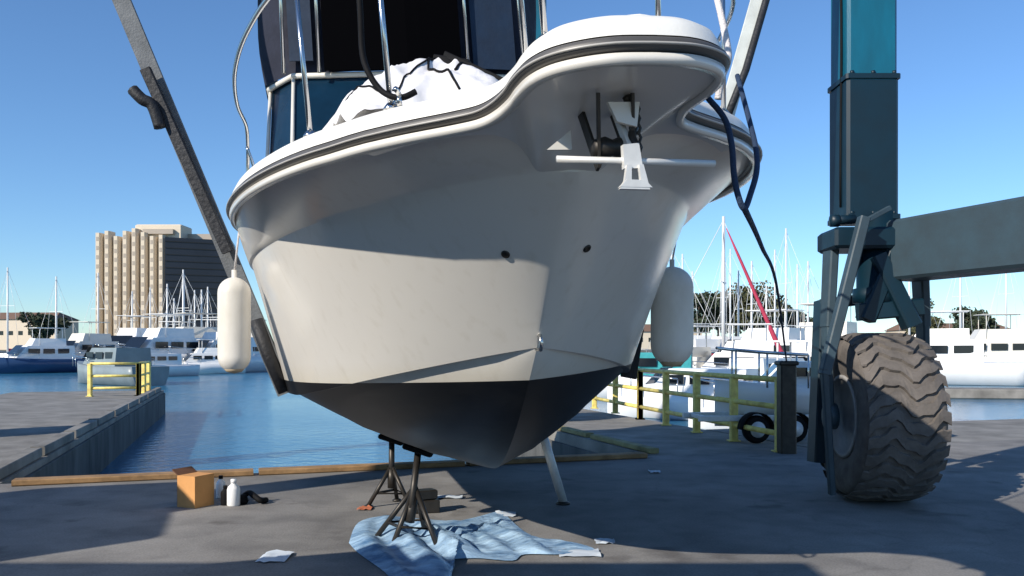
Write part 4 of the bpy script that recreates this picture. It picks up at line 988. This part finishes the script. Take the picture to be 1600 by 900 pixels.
# ------------------------------------------------------------------ tower, low buildings, trees
TY = 420
tx0, tx1, tx2 = at(150, TY)[0], at(262, TY)[0], at(352, TY)[0]
zt = lambda py: CH+(HZ-py)/F*TY
tw = empty('apartment_tower', (tx0, TY, 1), 0, 'tall cream apartment tower with vertical bays and a dark right side', 'building')
def TP(x, y, z): return Vector((x-tx0, y-TY, z-1))
m_ = MB(); m_.box(TP((tx0+tx1)/2, TY+14, zt(372)/2), (tx1-tx0, 24, zt(372)), 0); m_.build('core', 'tower', tw)
bw = (tx1-tx0)/8
bay_mesh = None; winm = None
for k in range(8):
    topz = zt((365, 362, 370, 362, 358, 364, 370, 368)[k]); xx = tx0+bw*(k+.5)
    m_ = MB(); m_.prism([(-bw*.36, 3), (-bw*.36, -1.2), (-bw*.2, -3.2), (bw*.2, -3.2), (bw*.36, -1.2), (bw*.36, 3)], 0, topz)
    by = m_.build('bay', 'tower', tw); by.location = TP(xx, TY, 0)
    nfl = 12
    for f_ in range(nfl):
        z = 6+(topz-9)*f_/(nfl-1)
        if winm is None:
            q = MB(); q.box((0, 0, 0), (bw*.26, .12, 2.0)); wo = q.build('window', 'tower_win', by); winm = wo
        else:
            wo = winm.copy(); COL.objects.link(wo); wo.parent = by
        wo.location = (0, -3.22, z)
m_ = MB(); x0, x1 = tx1, tx2
m_.prism([(x0+.3-tx0, -4.0), (x1-tx0, 10), (x1-6-tx0, 34), (x0+.3-tx0, 26)], 0, zt(372)-1); m_.build('glass_facade', 'tower_dark', tw)
m_ = MB()
for f_ in range(16):
    z = 5+(zt(372)-8)*f_/15; m_.beam(TP(x0+.5, TY-4.1, z+1), TP(x1, TY+9.9, z+1), .2, .35)
m_.build('floor_bands', 'dark_steel', tw)
m_ = MB(); m_.box(TP(at(246, TY)[0], TY+8, zt(362)), (at(285, TY)[0]-at(212, TY)[0], 14, zt(350)-zt(374)), 0, bev=.5); m_.build('penthouse', 'tower', tw)
m_ = MB(); m_.box(TP(at(248, TY)[0], TY+.3, zt(362)), (15, 3, 2.4), 0); m_.box(TP(at(300, TY)[0], TY+14, zt(368)), (18, 10, 4)); m_.build('roof_plant', 'tower_win', tw)
def house(px, Y, w_, h, d, label, body='tower'):
    e = empty('low_building', (at(px, Y)[0], Y, 1.2), random.uniform(-.1, .1), label, 'building', 'low buildings on the far shore')
    m_ = MB(); m_.box((0, 0, h/2), (w_, d, h)); m_.build('wall', body, e)
    m_ = MB(); m_.add([(-w_/2-.6, -d/2-.6, h), (w_/2+.6, -d/2-.6, h), (w_/2+.6, d/2+.6, h), (-w_/2-.6, d/2+.6, h), (-w_/2+3, 0, h+3), (w_/2-3, 0, h+3)], [(0, 1, 5, 4), (1, 2, 5), (2, 3, 4, 5), (3, 0, 4), (3, 2, 1, 0)]); m_.build('roof', 'roof', e)
    for k in range(int(w_/4)):
        m_ = MB(); m_.box((-w_/2+2+k*4, -d/2-.03, h*.55), (1.8, .12, 1.6)); m_.build('window', 'glass_dark', e)
house(1030, 330, 30, 7, 14, 'low cream building on the far shore right of the hull')
house(1245, 340, 34, 6, 14, 'low pale building on the far shore left of the hoist', 'boat_cream')
house(30, 340, 40, 12, 16, 'low cream building on the far shore left of the tower')
house(1480, 350, 44, 8, 16, 'low cream building on the far shore behind the hoist')
def tree_(px, Y, h, cw, mt, label, seed, conifer=False):
    rnd = random.Random(seed); e = empty('shore_tree', (at(px, Y)[0], Y, .8), 0, label, 'tree', 'trees on the far shore')
    m_ = MB(); m_.tube([(0, 0, 0), (.1, 0, h*.5), (0, 0, h*.8)], .4, 8, rs=[.5, .35, .12])
    for k in range(5):
        a_ = rnd.uniform(0, 6.28); m_.tube([(0, 0, h*rnd.uniform(.3, .5)), (cos(a_)*cw*.3, sin(a_)*cw*.3, h*rnd.uniform(.55, .75))], .15, 6, rs=[.2, .08])
    m_.build('trunk', 'bark', e)
    c = MB(); cl = [(rnd.uniform(-.5, .5)*cw*.75, rnd.uniform(-.35, .35)*cw, h*rnd.uniform(.38, .88), rnd.uniform(.16, .3)*cw) for _ in range(16)]
    for cx, cy, cz, cr in cl:
        if conifer: k = 1.05-cz/h; cx *= k*.8; cy *= k*.8; cr *= .3+k*.8
        for _ in range(150):
            d = Vector((rnd.gauss(0, 1), rnd.gauss(0, 1), rnd.gauss(0, 1))); d.normalize(); d *= cr*rnd.uniform(.5, 1.05); p = Vector((cx, cy, cz))+Vector((d.x, d.y, d.z*.75))
            a = Vector((rnd.gauss(0, 1), rnd.gauss(0, 1), rnd.gauss(0, 1))).normalized()*rnd.uniform(.25, .5); b = a.cross(Vector((rnd.gauss(0, 1), rnd.gauss(0, 1), rnd.gauss(0, 1)))).normalized()*.4
            c.add([p-a-b, p+a-b, p+a+b, p-a+b], [(0, 1, 2, 3)])
    c.build('crown', mt, e, weld=False)
TT = [(1092, 300, 22, 13, 'foliage2', 'dark tall tree, leftmost of the shore trees right of the hull'),
      (1122, 310, 23, 17, 'foliage', 'dusty broad tree just behind the tall white mast'),
      (1150, 305, 22, 16, 'foliage', 'dusty broad tree behind the red furled sail'),
      (1178, 300, 25, 17, 'foliage', 'tallest dusty tree, in the middle of the shore trees'),
      (1204, 306, 21, 15, 'foliage2', 'dark green tree at the right end of the dusty clump'),
      (1228, 315, 17, 11, 'foliage2', 'lower dark tree standing right of the dusty clump'),
      (1256, 310, 14, 9, 'foliage2', 'small dark tree left of the hoist post'),
      (1440, 310, 20, 15, 'foliage', 'dusty tree seen through the hoist frame'),
      (1530, 310, 16, 14, 'foliage2', 'dark tree at the far right edge'),
      (70, 320, 15, 13, 'foliage2', 'dark tree left of the cream tower')]
for i, (px, Y, h, cw, mt, lab) in enumerate(TT): tree_(px, Y, h, cw, mt, lab, i+3)
